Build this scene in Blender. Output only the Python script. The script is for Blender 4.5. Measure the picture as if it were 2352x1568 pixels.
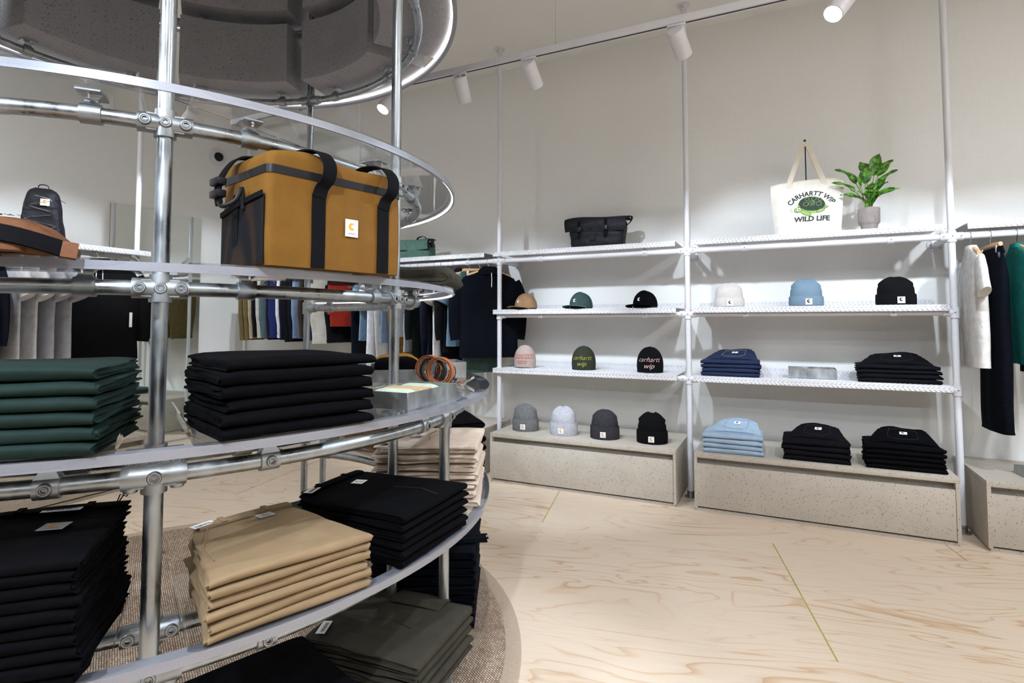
import bpy, bmesh, math, random
from mathutils import Vector, Matrix, noise

for _o in list(bpy.data.objects):
    bpy.data.objects.remove(_o, do_unlink=True)
SC = bpy.context.scene
COL = SC.collection
PI = math.pi
rad = math.radians
rnd = random.Random(7)

# ------------------------------------------------------------------ camera
F_PX, CY_PX = 1270.88, 680.05          # focal length and principal row, for a 2352 x 1568 frame
PITCH, YAW = 0.0484, -0.4484
EYE = Vector((0, 0, 1.34))
FWD = Vector((math.sin(YAW)*math.cos(PITCH), math.cos(YAW)*math.cos(PITCH), math.sin(PITCH)))
RIGHT = Vector((math.cos(YAW), -math.sin(YAW), 0))
UP = RIGHT.cross(FWD)
cam_d = bpy.data.cameras.new('camera')
cam_d.sensor_width = 36.0
cam_d.lens = F_PX/2352*36
cam_d.shift_y = -(784-CY_PX)/2352
cam_d.clip_start = 0.05
cam = bpy.data.objects.new('camera', cam_d)
COL.objects.link(cam)
mw = Matrix((RIGHT, UP, -FWD)).transposed().to_4x4()
mw.translation = EYE
cam.matrix_world = mw
SC.camera = cam

# ------------------------------------------------------------------ world, exposure
world = bpy.data.worlds.new('shop_world')
SC.world = world
world.use_nodes = True
world.node_tree.nodes['Background'].inputs[0].default_value = (0.85, 0.9, 1.0, 1)
world.node_tree.nodes['Background'].inputs[1].default_value = 0.5
vs = SC.view_settings
vs.view_transform = 'Standard'
vs.look = 'None'
vs.gamma = 1.0
vs.use_curve_mapping = False
vs.exposure = 1.02
SPOT_W = 40.0          # power of one track spotlight
FILL_W = 15.0         # power of one added fill panel
SPOT_COL = (0.78, 0.88, 1.0)

# measured layout (metres); camera stands at the origin
DP, WALL_Y = 4.509, 4.928            # white rack post plane, wall behind it
ZT, Z2, Z3 = 1.907, 1.409, 0.905     # rail heights
CEIL = 3.90
PX = [-5.65, -3.97, -2.296, -0.637, 1.036, 2.71]   # white posts
WL, WR, WF = -6.18, 4.2, -3.4        # recess wall, right wall, front wall
RC = Vector((-2.357, 1.467, 0))      # axis of the round rack


def ray(px, py):
    return FWD + RIGHT*((px-1176)/F_PX) - UP*((py-CY_PX)/F_PX)


def on_y(px, py, y):
    d = ray(px, py)
    return EYE + d*(y/d.y)


def on_x(px, py, x):
    d = ray(px, py)
    return EYE + d*(x/d.x)


def on_z(px, py, z):
    d = ray(px, py)
    return EYE + d*((z-EYE.z)/d.z)


# ------------------------------------------------------------------ mesh helpers
class MB:
    def __init__(s):
        s.v, s.f, s.mi = [], [], []

    def add(s, vs_, fs_, mi=0):
        o = len(s.v)
        s.v += [tuple(a) for a in vs_]
        for q in fs_:
            s.f.append(tuple(i+o for i in q))
            s.mi.append(mi)
        return s

    def box(s, x0, x1, y0, y1, z0, z1, mi=0):
        v = [(x, y, z) for z in (z0, z1) for y in (y0, y1) for x in (x0, x1)]
        return s.add(v, [(0, 2, 3, 1), (4, 5, 7, 6), (0, 1, 5, 4), (2, 6, 7, 3), (0, 4, 6, 2), (1, 3, 7, 5)], mi)

    def obox(s, c, ax, ay, az, mi=0):
        c, ax, ay, az = Vector(c), Vector(ax), Vector(ay), Vector(az)
        v = [c+ax*i+ay*j+az*k for k in (-1, 1) for j in (-1, 1) for i in (-1, 1)]
        return s.add(v, [(0, 2, 3, 1), (4, 5, 7, 6), (0, 1, 5, 4), (2, 6, 7, 3), (0, 4, 6, 2), (1, 3, 7, 5)], mi)

    def cyl(s, p0, p1, r0, r1=None, n=16, caps=True, mi=0):
        r1 = r0 if r1 is None else r1
        return s.tube([p0, p1], [r0, r1], n, caps=caps, mi=mi)

    def tube(s, pts, r, n=10, closed=False, caps=True, mi=0, flat=1.0, upv=None):
        pts = [Vector(p) for p in pts]
        m = len(pts)
        rs = r if isinstance(r, (list, tuple)) else [r]*m
        vs_, prev = [], None
        for i, p in enumerate(pts):
            if closed:
                t = pts[(i+1) % m]-pts[i-1]
            else:
                t = pts[min(i+1, m-1)]-pts[max(i-1, 0)]
            t.normalize()
            if upv is not None:
                a = Vector(upv)-t*t.dot(Vector(upv))
                if a.length < 1e-5:
                    a = t.orthogonal()
                a.normalize()
            elif prev is None:
                a = t.orthogonal().normalized()
                if abs(t.z) < .9:
                    a = (Vector((0, 0, 1))-t*t.z).normalized()
            else:
                a = (prev-t*prev.dot(t))
                a = a.normalized() if a.length > 1e-6 else t.orthogonal().normalized()
            prev = a
            b = t.cross(a)
            for k in range(n):
                an = 2*PI*k/n
                vs_.append(p+(a*math.cos(an)*flat+b*math.sin(an))*rs[i])
        fs_ = []
        for i in range(m if closed else m-1):
            j = (i+1) % m
            for k in range(n):
                k2 = (k+1) % n
                fs_.append((i*n+k, i*n+k2, j*n+k2, j*n+k))
        if caps and not closed:
            fs_.append(tuple(range(n-1, -1, -1)))
            fs_.append(tuple((m-1)*n+k for k in range(n)))
        return s.add(vs_, fs_, mi)

    def lathe(s, prof, n=32, c=(0, 0, 0), caps=True, mi=0, fn=None):
        vs_, fs_ = [], []
        for (r, z) in prof:
            for k in range(n):
                a = 2*PI*k/n
                p = Vector((r*math.cos(a), r*math.sin(a), z))
                if fn:
                    p = fn(p, a)
                vs_.append(p+Vector(c))
        m = len(prof)
        for i in range(m-1):
            for k in range(n):
                k2 = (k+1) % n
                fs_.append((i*n+k, i*n+k2, (i+1)*n+k2, (i+1)*n+k))
        if caps:
            fs_.append(tuple(range(n-1, -1, -1)))
            fs_.append(tuple((m-1)*n+k for k in range(n)))
        return s.add(vs_, fs_, mi)

    def grid(s, fn, nu, nv, mi=0, wrap=False):
        vs_ = [fn(i/nu, j/nv) for j in range(nv+1) for i in range(nu+(0 if wrap else 1))]
        w = nu if wrap else nu+1
        fs_ = []
        for j in range(nv):
            for i in range(nu):
                i2 = (i+1) % w
                fs_.append((j*w+i, j*w+i2, (j+1)*w+i2, (j+1)*w+i))
        return s.add(vs_, fs_, mi)

    def slab(s, fn, nu, nv, th, mi=0):
        """a sheet with thickness; fn(u, v) gives the top point, th a vector or length along -normal"""
        top = [[Vector(fn(i/nu, j/nv)) for i in range(nu+1)] for j in range(nv+1)]
        vs_ = [p for r_ in top for p in r_]
        if isinstance(th, (int, float)):
            bot = []
            for j in range(nv+1):
                for i in range(nu+1):
                    du = top[j][min(i+1, nu)]-top[j][max(i-1, 0)]
                    dv = top[min(j+1, nv)][i]-top[max(j-1, 0)][i]
                    nn = du.cross(dv)
                    nn = nn.normalized() if nn.length > 1e-12 else Vector((0, 0, 1))
                    bot.append(top[j][i]-nn*th)
        else:
            bot = [p+Vector(th) for p in vs_]
        w, N = nu+1, (nu+1)*(nv+1)
        fs_ = []
        for j in range(nv):
            for i in range(nu):
                a, b, c, d = j*w+i, j*w+i+1, (j+1)*w+i+1, (j+1)*w+i
                fs_ += [(a, b, c, d), (N+d, N+c, N+b, N+a)]
        for i in range(nu):
            fs_ += [(i+1, i, N+i, N+i+1), (nv*w+i, nv*w+i+1, N+nv*w+i+1, N+nv*w+i)]
        for j in range(nv):
            fs_ += [(j*w, (j+1)*w, N+(j+1)*w, N+j*w), ((j+1)*w+nu, j*w+nu, N+j*w+nu, N+(j+1)*w+nu)]
        return s.add(list(vs_)+bot, fs_, mi)

    def prism(s, poly, z0, z1, mi=0, m=None):
        n = len(poly)
        v = [Vector((x, y, z0)) for x, y in poly]+[Vector((x, y, z1)) for x, y in poly]
        if m is not None:
            v = [m @ p for p in v]
        f = [tuple(range(n-1, -1, -1)), tuple(range(n, 2*n))]
        f += [(i, (i+1) % n, n+(i+1) % n, n+i) for i in range(n)]
        return s.add(v, f, mi)

    def sector(s, r0, r1, a0, a1, z0, z1, n=24, mi=0, full=False):
        """annular block, angles in degrees"""
        vs_, fs_ = [], []
        m = n if full else n+1
        for i in range(m):
            a = rad(a0+(a1-a0)*i/n)
            ca, sa = math.cos(a), math.sin(a)
            vs_ += [(r0*ca, r0*sa, z0), (r1*ca, r1*sa, z0), (r1*ca, r1*sa, z1), (r0*ca, r0*sa, z1)]
        for i in range(n):
            j = (i+1) % m
            for k in range(4):
                k2 = (k+1) % 4
                fs_.append((i*4+k, j*4+k, j*4+k2, i*4+k2))
        if not full:
            fs_ += [(0, 1, 2, 3), (n*4+3, n*4+2, n*4+1, n*4)]
        return s.add(vs_, fs_, mi)

    def xform(s, m):
        s.v = [tuple(m @ Vector(p)) for p in s.v]
        return s

    def mesh(s, name, mats, sharp=38, bevel=0, bseg=2, fixn=True):
        me = bpy.data.meshes.new(name)
        me.from_pydata(s.v, [], s.f)
        for m in (mats if isinstance(mats, (list, tuple)) else [mats]):
            me.materials.append(m)
        if any(s.mi):
            me.polygons.foreach_set('material_index', s.mi)
        if bevel or fixn:
            bm = bmesh.new()
            bm.from_mesh(me)
            if fixn:
                bmesh.ops.recalc_face_normals(bm, faces=bm.faces)
            if bevel:
                ed = [e for e in bm.edges if len(e.link_faces) == 2 and e.calc_face_angle(0) > rad(40)]
                bmesh.ops.bevel(bm, geom=ed, offset=bevel, segments=bseg, profile=.5, affect='EDGES', clamp_overlap=True)
            bm.to_mesh(me)
            bm.free()
        me.shade_smooth()
        me.set_sharp_from_angle(angle=rad(sharp))
        return me


def link(name, me, parent=None, loc=None, rz=0.0):
    o = bpy.data.objects.new(name, me)
    COL.objects.link(o)
    if parent is not None:
        o.parent = parent
    if loc is not None:
        o.location = loc
    if rz:
        o.rotation_euler = (0, 0, rz)
    return o


def obj(name, mb, mat, parent=None, loc=None, rz=0.0, **k):
    return link(name, mb.mesh(name, mat, **k), parent, loc, rz)


def tag(o, label, cat, group=None):
    o['label'] = label
    o['category'] = cat
    if group:
        o['group'] = group
    return o


def thing(name, label, cat, loc=(0, 0, 0), rz=0.0, group=None):
    o = link(name, None, None, loc, rz)
    o.empty_display_size = .05
    return tag(o, label, cat, group)


def struct(name, mb, mat, parent=None, **k):
    o = obj(name, mb, mat, parent, **k)
    if parent is None:
        o['kind'] = 'structure'
    return o


def nz(x, y=0.0, z=0.0):
    return noise.noise(Vector((x, y, z)))


# ------------------------------------------------------------------ materials
MATS = {}


def mat(name, col, rough=.6, metal=0.0, noise_s=0, noise_a=.15, bump=0, bump_s=300, spec=.5, sheen=0, emit=0, coat=0):
    m = bpy.data.materials.new(name)
    m.use_nodes = True
    nt = m.node_tree
    b = nt.nodes['Principled BSDF']
    b.inputs['Base Color'].default_value = (*col, 1)
    b.inputs['Roughness'].default_value = rough
    b.inputs['Metallic'].default_value = metal
    b.inputs['Specular IOR Level'].default_value = spec
    if sheen:
        b.inputs['Sheen Weight'].default_value = sheen
        b.inputs['Sheen Roughness'].default_value = .5
    if coat:
        b.inputs['Coat Weight'].default_value = coat
    if emit:
        b.inputs['Emission Color'].default_value = (*col, 1)
        b.inputs['Emission Strength'].default_value = emit
    tc = nt.nodes.new('ShaderNodeTexCoord')
    if noise_s:
        n = nt.nodes.new('ShaderNodeTexNoise')
        n.inputs['Scale'].default_value = noise_s
        n.inputs['Detail'].default_value = 4
        nt.links.new(tc.outputs['Object'], n.inputs['Vector'])
        r = nt.nodes.new('ShaderNodeValToRGB')
        r.color_ramp.elements[0].position = .3
        r.color_ramp.elements[1].position = .7
        r.color_ramp.elements[0].color = (*[c*(1-noise_a) for c in col], 1)
        r.color_ramp.elements[1].color = (*[min(1, c*(1+noise_a)) for c in col], 1)
        nt.links.new(n.outputs[0], r.inputs[0])
        nt.links.new(r.outputs[0], b.inputs['Base Color'])
    if bump:
        n2 = nt.nodes.new('ShaderNodeTexNoise')
        n2.inputs['Scale'].default_value = bump_s
        n2.inputs['Detail'].default_value = 3
        nt.links.new(tc.outputs['Object'], n2.inputs['Vector'])
        bp = nt.nodes.new('ShaderNodeBump')
        bp.inputs['Strength'].default_value = bump
        bp.inputs['Distance'].default_value = .002
        nt.links.new(n2.outputs[0], bp.inputs['Height'])
        nt.links.new(bp.outputs[0], b.inputs['Normal'])
    MATS[name] = m
    return m


def fabric(name, col, rough=.85, weave=900, a=.12, wr=.35, spec=.2):
    """woven cloth: fine thread relief, soft creases, slight mottling"""
    m = mat(name, col, rough, noise_s=22, noise_a=a, spec=spec)
    nt = m.node_tree
    b = nt.nodes['Principled BSDF']
    tc = [n for n in nt.nodes if n.type == 'TEX_COORD'][0]
    n1 = nt.nodes.new('ShaderNodeTexNoise')
    n1.inputs['Scale'].default_value = weave
    n2 = nt.nodes.new('ShaderNodeTexNoise')
    n2.inputs['Scale'].default_value = 14
    n2.inputs['Detail'].default_value = 5
    n2.inputs['Distortion'].default_value = 1.2
    for n in (n1, n2):
        nt.links.new(tc.outputs['Object'], n.inputs['Vector'])
    b1 = nt.nodes.new('ShaderNodeBump')
    b1.inputs['Strength'].default_value = .25
    b1.inputs['Distance'].default_value = .001
    b2 = nt.nodes.new('ShaderNodeBump')
    b2.inputs['Strength'].default_value = wr
    b2.inputs['Distance'].default_value = .012
    nt.links.new(n1.outputs[0], b1.inputs['Height'])
    nt.links.new(n2.outputs[0], b2.inputs['Height'])
    nt.links.new(b2.outputs[0], b1.inputs['Normal'])
    nt.links.new(b1.outputs[0], b.inputs['Normal'])
    return m


def terrazzo(name, col):
    m = mat(name, col, .6, noise_s=7, noise_a=.05, spec=.4)
    nt = m.node_tree
    b = nt.nodes['Principled BSDF']
    tc = [n for n in nt.nodes if n.type == 'TEX_COORD'][0]
    src = b.inputs['Base Color'].links[0].from_socket
    cur = src
    for sc_, th, dark in ((95, .17, .22), (210, .16, .45), (60, .10, .3)):
        vo = nt.nodes.new('ShaderNodeTexVoronoi')
        vo.inputs['Scale'].default_value = sc_
        vo.inputs['Randomness'].default_value = 1
        nt.links.new(tc.outputs['Object'], vo.inputs['Vector'])
        wn = nt.nodes.new('ShaderNodeMath')
        wn.operation = 'MULTIPLY'
        sep = nt.nodes.new('ShaderNodeSeparateColor')
        nt.links.new(vo.outputs['Color'], sep.inputs[0])
        nt.links.new(sep.outputs[0], wn.inputs[0])
        wn.inputs[1].default_value = th*1.6
        lt = nt.nodes.new('ShaderNodeMath')
        lt.operation = 'LESS_THAN'
        nt.links.new(vo.outputs['Distance'], lt.inputs[0])
        nt.links.new(wn.outputs[0], lt.inputs[1])
        mx = nt.nodes.new('ShaderNodeMix')
        mx.data_type = 'RGBA'
        nt.links.new(lt.outputs[0], mx.inputs[0])
        nt.links.new(cur, mx.inputs[6])
        mx.inputs[7].default_value = (col[0]*dark, col[1]*dark, col[2]*dark, 1)
        cur = mx.outputs[2]
    nt.links.new(cur, b.inputs['Base Color'])
    return m


def galvanised(name, col=(.62, .65, .67), r0=.22, r1=.48):
    m = mat(name, col, .35, 1.0)
    nt = m.node_tree
    b = nt.nodes['Principled BSDF']
    tc = [n for n in nt.nodes if n.type == 'TEX_COORD'][0]
    n = nt.nodes.new('ShaderNodeTexNoise')
    n.inputs['Scale'].default_value = 26
    n.inputs['Detail'].default_value = 6
    mp = nt.nodes.new('ShaderNodeMapping')
    mp.inputs['Scale'].default_value = (1, 1, .35)
    nt.links.new(tc.outputs['Object'], mp.inputs[0])
    nt.links.new(mp.outputs[0], n.inputs['Vector'])
    r = nt.nodes.new('ShaderNodeMapRange')
    r.inputs[1].default_value = .3
    r.inputs[2].default_value = .7
    r.inputs[3].default_value = r0
    r.inputs[4].default_value = r1
    nt.links.new(n.outputs[0], r.inputs[0])
    nt.links.new(r.outputs[0], b.inputs['Roughness'])
    cr = nt.nodes.new('ShaderNodeValToRGB')
    cr.color_ramp.elements[0].position = .25
    cr.color_ramp.elements[1].position = .75
    cr.color_ramp.elements[0].color = (*[c*.72 for c in col], 1)
    cr.color_ramp.elements[1].color = (*[min(1, c*1.15) for c in col], 1)
    nt.links.new(n.outputs[0], cr.inputs[0])
    nt.links.new(cr.outputs[0], b.inputs['Base Color'])
    return m


def plywood(name):
    m = mat(name, (.8, .62, .45), .5, spec=.35)
    nt = m.node_tree
    b = nt.nodes['Principled BSDF']
    tc = [n for n in nt.nodes if n.type == 'TEX_COORD'][0]
    oi = nt.nodes.new('ShaderNodeObjectInfo')
    ad = nt.nodes.new('ShaderNodeVectorMath')
    ad.operation = 'ADD'
    sc_ = nt.nodes.new('ShaderNodeVectorMath')
    sc_.operation = 'SCALE'
    cmb = nt.nodes.new('ShaderNodeCombineXYZ')
    nt.links.new(oi.outputs['Random'], cmb.inputs[0])
    nt.links.new(oi.outputs['Random'], cmb.inputs[1])
    nt.links.new(cmb.outputs[0], sc_.inputs[0])
    sc_.inputs['Scale'].default_value = 37
    nt.links.new(tc.outputs['Object'], ad.inputs[0])
    nt.links.new(sc_.outputs[0], ad.inputs[1])
    mp = nt.nodes.new('ShaderNodeMapping')
    mp.inputs['Scale'].default_value = (.55, 2.6, 1)
    nt.links.new(ad.outputs[0], mp.inputs[0])
    n = nt.nodes.new('ShaderNodeTexNoise')        # broad figure of the peeled veneer
    n.inputs['Scale'].default_value = 1.15
    n.inputs['Detail'].default_value = 3
    n.inputs['Roughness'].default_value = .45
    n.inputs['Distortion'].default_value = .7
    nt.links.new(mp.outputs[0], n.inputs['Vector'])
    mul = nt.nodes.new('ShaderNodeMath')
    mul.operation = 'MULTIPLY'
    mul.inputs[1].default_value = 15
    nt.links.new(n.outputs[0], mul.inputs[0])
    fr = nt.nodes.new('ShaderNodeMath')
    fr.operation = 'FRACT'
    nt.links.new(mul.outputs[0], fr.inputs[0])
    cr = nt.nodes.new('ShaderNodeValToRGB')
    e = cr.color_ramp.elements
    e[0].position, e[0].color = 0.0, (.60, .36, .19, 1)
    e[1].position, e[1].color = 1.0, (.78, .58, .41, 1)
    for p_, c_ in ((.06, (.70, .47, .29, 1)), (.2, (.84, .68, .52, 1)), (.7, (.86, .72, .58, 1)), (.94, (.82, .68, .53, 1))):
        q = e.new(p_)
        q.color = c_
    nt.links.new(fr.outputs[0], cr.inputs[0])
    n2 = nt.nodes.new('ShaderNodeTexNoise')       # fine fibres
    n2.inputs['Scale'].default_value = 6
    n2.inputs['Detail'].default_value = 6
    mp2 = nt.nodes.new('ShaderNodeMapping')
    mp2.inputs['Scale'].default_value = (.6, 30, 1)
    nt.links.new(ad.outputs[0], mp2.inputs[0])
    nt.links.new(mp2.outputs[0], n2.inputs['Vector'])
    n3 = nt.nodes.new('ShaderNodeTexNoise')       # where the grain shows strongly
    n3.inputs['Scale'].default_value = 1.6
    nt.links.new(ad.outputs[0], n3.inputs['Vector'])
    mr = nt.nodes.new('ShaderNodeMapRange')
    mr.inputs[1].default_value = .38
    mr.inputs[2].default_value = .62
    mr.inputs[3].default_value = .12
    mr.inputs[4].default_value = .85
    nt.links.new(n3.outputs[0], mr.inputs[0])
    mx = nt.nodes.new('ShaderNodeMix')
    mx.data_type = 'RGBA'
    nt.links.new(mr.outputs[0], mx.inputs[0])
    mx.inputs[6].default_value = (.85, .70, .555, 1)
    nt.links.new(cr.outputs[0], mx.inputs[7])
    m2 = nt.nodes.new('ShaderNodeMix')
    m2.data_type = 'RGBA'
    m2.blend_type = 'MULTIPLY'
    m2.inputs[0].default_value = .22
    nt.links.new(mx.outputs[2], m2.inputs[6])
    nt.links.new(n2.outputs[0], m2.inputs[7])
    nt.links.new(m2.outputs[2], b.inputs['Base Color'])
    return m


def linen(name, col, amt=.02):
    """wall covering with a fine woven thread"""
    m = mat(name, col, .8, spec=.2)
    nt = m.node_tree
    b = nt.nodes['Principled BSDF']
    tc = [n for n in nt.nodes if n.type == 'TEX_COORD'][0]
    outs = []
    for s_ in ((260, 260, 9), (9, 9, 260)):
        mp = nt.nodes.new('ShaderNodeMapping')
        mp.inputs['Scale'].default_value = s_
        nt.links.new(tc.outputs['Object'], mp.inputs[0])
        n = nt.nodes.new('ShaderNodeTexNoise')
        n.inputs['Scale'].default_value = 1
        n.inputs['Detail'].default_value = 1
        nt.links.new(mp.outputs[0], n.inputs['Vector'])
        outs.append(n.outputs[0])
    a = nt.nodes.new('ShaderNodeMath')
    a.operation = 'ADD'
    nt.links.new(outs[0], a.inputs[0])
    nt.links.new(outs[1], a.inputs[1])
    r = nt.nodes.new('ShaderNodeMapRange')
    r.inputs[1].default_value = .7
    r.inputs[2].default_value = 1.3
    nt.links.new(a.outputs[0], r.inputs[0])
    mx = nt.nodes.new('ShaderNodeMix')
    mx.data_type = 'RGBA'
    nt.links.new(r.outputs[0], mx.inputs[0])
    mx.inputs[6].default_value = (*[c*(1-amt) for c in col], 1)
    mx.inputs[7].default_value = (*[c*(1+amt) for c in col], 1)
    nt.links.new(mx.outputs[2], b.inputs['Base Color'])
    return m


def sisal(name):
    m = mat(name, (.45, .34, .26), .9, spec=.15)
    nt = m.node_tree
    b = nt.nodes['Principled BSDF']
    tc = [n for n in nt.nodes if n.type == 'TEX_COORD'][0]
    mp = nt.nodes.new('ShaderNodeMapping')
    mp.inputs['Rotation'].default_value = (0, 0, .5)
    nt.links.new(tc.outputs['Object'], mp.inputs[0])
    br = nt.nodes.new('ShaderNodeTexBrick')
    br.inputs['Scale'].default_value = 1
    br.inputs['Brick Width'].default_value = .0155
    br.inputs['Row Height'].default_value = .0085
    br.inputs['Mortar Size'].default_value = .0017
    br.inputs['Mortar Smooth'].default_value = .7
    br.inputs['Color1'].default_value = (.66, .52, .41, 1)
    br.inputs['Color2'].default_value = (.40, .29, .21, 1)
    br.inputs['Mortar'].default_value = (.15, .10, .07, 1)
    nt.links.new(mp.outputs[0], br.inputs['Vector'])
    n = nt.nodes.new('ShaderNodeTexNoise')
    n.inputs['Scale'].default_value = 5
    n.inputs['Detail'].default_value = 5
    nt.links.new(tc.outputs['Object'], n.inputs['Vector'])
    mx = nt.nodes.new('ShaderNodeMix')
    mx.data_type = 'RGBA'
    mx.blend_type = 'OVERLAY'
    mx.inputs[0].default_value = .5
    nt.links.new(br.outputs[0], mx.inputs[6])
    nt.links.new(n.outputs[0], mx.inputs[7])
    nt.links.new(mx.outputs[2], b.inputs['Base Color'])
    bp = nt.nodes.new('ShaderNodeBump')
    bp.inputs['Strength'].default_value = .9
    bp.inputs['Distance'].default_value = .004
    bp.invert = True
    nt.links.new(br.outputs['Fac'], bp.inputs['Height'])
    nt.links.new(bp.outputs[0], b.inputs['Normal'])
    return m


def acrylic(name, tint=(.965, .975, .98), refl=1.0, base=.04):
    """thin clear sheet: lets light straight through, mirrors at grazing angles"""
    m = bpy.data.materials.new(name)
    m.use_nodes = True
    nt = m.node_tree
    for n in list(nt.nodes):
        nt.nodes.remove(n)
    out = nt.nodes.new('ShaderNodeOutputMaterial')
    tr = nt.nodes.new('ShaderNodeBsdfTransparent')
    tr.inputs[0].default_value = (*tint, 1)
    gl = nt.nodes.new('ShaderNodeBsdfGlossy')
    gl.inputs['Roughness'].default_value = .03
    gl.inputs['Color'].default_value = (refl, refl, refl, 1)
    ge = nt.nodes.new('ShaderNodeNewGeometry')        # Schlick reflectance, the same from both faces of the sheet
    dt = nt.nodes.new('ShaderNodeVectorMath')
    dt.operation = 'DOT_PRODUCT'
    nt.links.new(ge.outputs['Normal'], dt.inputs[0])
    nt.links.new(ge.outputs['Incoming'], dt.inputs[1])

    def mth(op, x, y=None):
        q = nt.nodes.new('ShaderNodeMath')
        q.operation = op
        for i, w in enumerate((x, y)):
            if w is None:
                continue
            if isinstance(w, (int, float)):
                q.inputs[i].default_value = w
            else:
                nt.links.new(w, q.inputs[i])
        return q.outputs[0]
    c_ = mth('SUBTRACT', 1.0, mth('ABSOLUTE', dt.outputs['Value']))
    fac = mth('ADD', base, mth('MULTIPLY', mth('POWER', c_, 5.0), 1-base))
    mx = nt.nodes.new('ShaderNodeMixShader')
    nt.links.new(fac, mx.inputs[0])
    nt.links.new(tr.outputs[0], mx.inputs[1])
    nt.links.new(gl.outputs[0], mx.inputs[2])
    nt.links.new(mx.outputs[0], out.inputs[0])
    MATS[name] = m
    return m


M_wall = linen('linen_wall', (.785, .78, .755))
M_front_dk = mat('dark_front_wall', (.10, .10, .11), .5, noise_s=2)  # unseen front wall, made dark for deeper pipe reflections and less bounce
M_ceil = mat('ceiling_plaster', (.80, .79, .76), .85, noise_s=3, noise_a=.02)
M_ply = plywood('pine_plywood')
M_seam = mat('seam_filler', (.50, .46, .12), .7, noise_s=5)
M_terr = terrazzo('speckled_terrazzo', (.50, .45, .385))
M_terr_dk = terrazzo('speckled_block', (.30, .30, .325))
M_white = mat('white_powder_coat', (.68, .68, .72), .42, noise_s=30, noise_a=.02)
M_tread = mat('white_tread_plate', (.66, .655, .675), .4, noise_s=30, noise_a=.02)
M_galv = galvanised('galvanised_steel', (.42, .46, .495))
M_fit = galvanised('cast_galvanised', (.40, .43, .46), .32, .58)
M_hole = mat('dark_socket', (.02, .02, .022), .6, noise_s=40)
M_rim = mat('silver_grey_paint', (.36, .37, .425), .42, .5, noise_s=900, noise_a=.14)
M_acr = acrylic('clear_acrylic')
M_acr_edge = acrylic('acrylic_edge', (.90, .925, .94), .8, .07)
M_led = mat('led_strip', (1.0, .97, .9), .5, emit=4.0, noise_s=0)
M_lamp = mat('lamp_glow', (1.0, .99, .97), .5, emit=14.0)
M_black = fabric('black_cotton', (.0026, .0026, .0036), wr=.5, spec=.045)
M_black2 = fabric('black_denim', (.0055, .0055, .0075), wr=.4, spec=.06)
M_navyblk = fabric('blue_black_canvas', (.0028, .0038, .007), wr=.5, spec=.06)
M_tan = fabric('tan_twill', (.265, .185, .105), .8, wr=.25, a=.06)
M_green = fabric('bottle_green_twill', (.0065, .0205, .0175), .75, wr=.2)
M_olive = fabric('dark_olive_ripstop', (.036, .033, .024), .8, wr=.5)
M_beige = fabric('pale_beige_canvas', (.56, .455, .37), .85, wr=.5, a=.06)
M_brown = fabric('tobacco_brown_canvas', (.17, .085, .035), .85)
M_webbing = mat('black_webbing', (.004, .004, .0055), .85, bump=.5, bump_s=700, noise_s=60, spec=.12)
M_plastic = mat('black_plastic', (.007, .007, .009), .42, noise_s=30, spec=.25)
M_label = mat('white_woven_label', (.80, .80, .80), .8, noise_s=200, noise_a=.04)
M_logo_o = mat('amber_logo', (.75, .36, .03), .8, noise_s=200, noise_a=.08)
M_ink = mat('black_ink', (.012, .012, .014), .8, noise_s=100)
M_paper = mat('white_paper_tag', (.82, .82, .82), .7, noise_s=100, noise_a=.03)
M_mirror = mat('mirror_silver', (.86, .90, .87), .02, 1.0)
M_chrome = mat('chrome', (.75, .75, .76), .15, 1.0, noise_s=20, noise_a=.05)
M_hanger = mat('beech_wood', (.62, .38, .21), .5, noise_s=40, noise_a=.12)
M_tray = galvanised('tray_zinc', (.50, .53, .55), .3, .5)
M_rug = sisal('woven_sisal')
M_band = mat('rug_binding', (.47, .37, .28), .9, noise_s=90, noise_a=.08, bump=.3, bump_s=500)

# ================================================================== the room
mb = MB().box(WL-.12, WR+.12, WF-.12, WALL_Y+.12, -.14, -.0032)
floor = struct('floor', mb, M_seam)


def clip_poly(poly, x0, x1, y0, y1):
    for ax, lim, sg in ((0, x0, 1), (0, x1, -1), (1, y0, 1), (1, y1, -1)):
        out = []
        for i, p in enumerate(poly):
            q = poly[(i+1) % len(poly)]
            a, b = sg*(p[ax]-lim), sg*(q[ax]-lim)
            if a >= 0:
                out.append(p)
            if a*b < 0:
                t = a/(a-b)
                out.append((p[0]+(q[0]-p[0])*t, p[1]+(q[1]-p[1])*t))
        poly = out
        if not poly:
            return []
    return poly


FA = rad(11.5)                      # the sheets lie askew to the walls
fo = Vector((-.06, 3.79))
ex, ey = Vector((math.cos(FA), math.sin(FA))), Vector((-math.sin(FA), math.cos(FA)))
for row in range(-7, 3):
    off = 0 if row % 2 else -1.43
    for k in range(-4, 4):
        a, g = off+k*2.44, .0036
        q = .0008
        loc = [(a+g, row*1.22+q), (a+2.44-g, row*1.22+q), (a+2.44-g, row*1.22+1.22-q), (a+g, row*1.22+1.22-q)]
        poly = clip_poly([tuple(fo+ex*x+ey*y) for x, y in loc], WL+.001, WR-.001, WF+.001, WALL_Y-.001)
        if len(poly) < 3:
            continue
        ctr = fo+ex*(a+1.22)+ey*(row*1.22+.61)
        m = Matrix.Rotation(-FA, 4, 'Z') @ Matrix.Translation((-ctr.x, -ctr.y, 0))
        mb = MB().prism(poly, -.003, 0)
        mb.xform(m)
        o = obj('plywood_sheet', mb, M_ply, floor)
        o.location = (ctr.x, ctr.y, 0)
        o.rotation_euler = (0, 0, FA)

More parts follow.
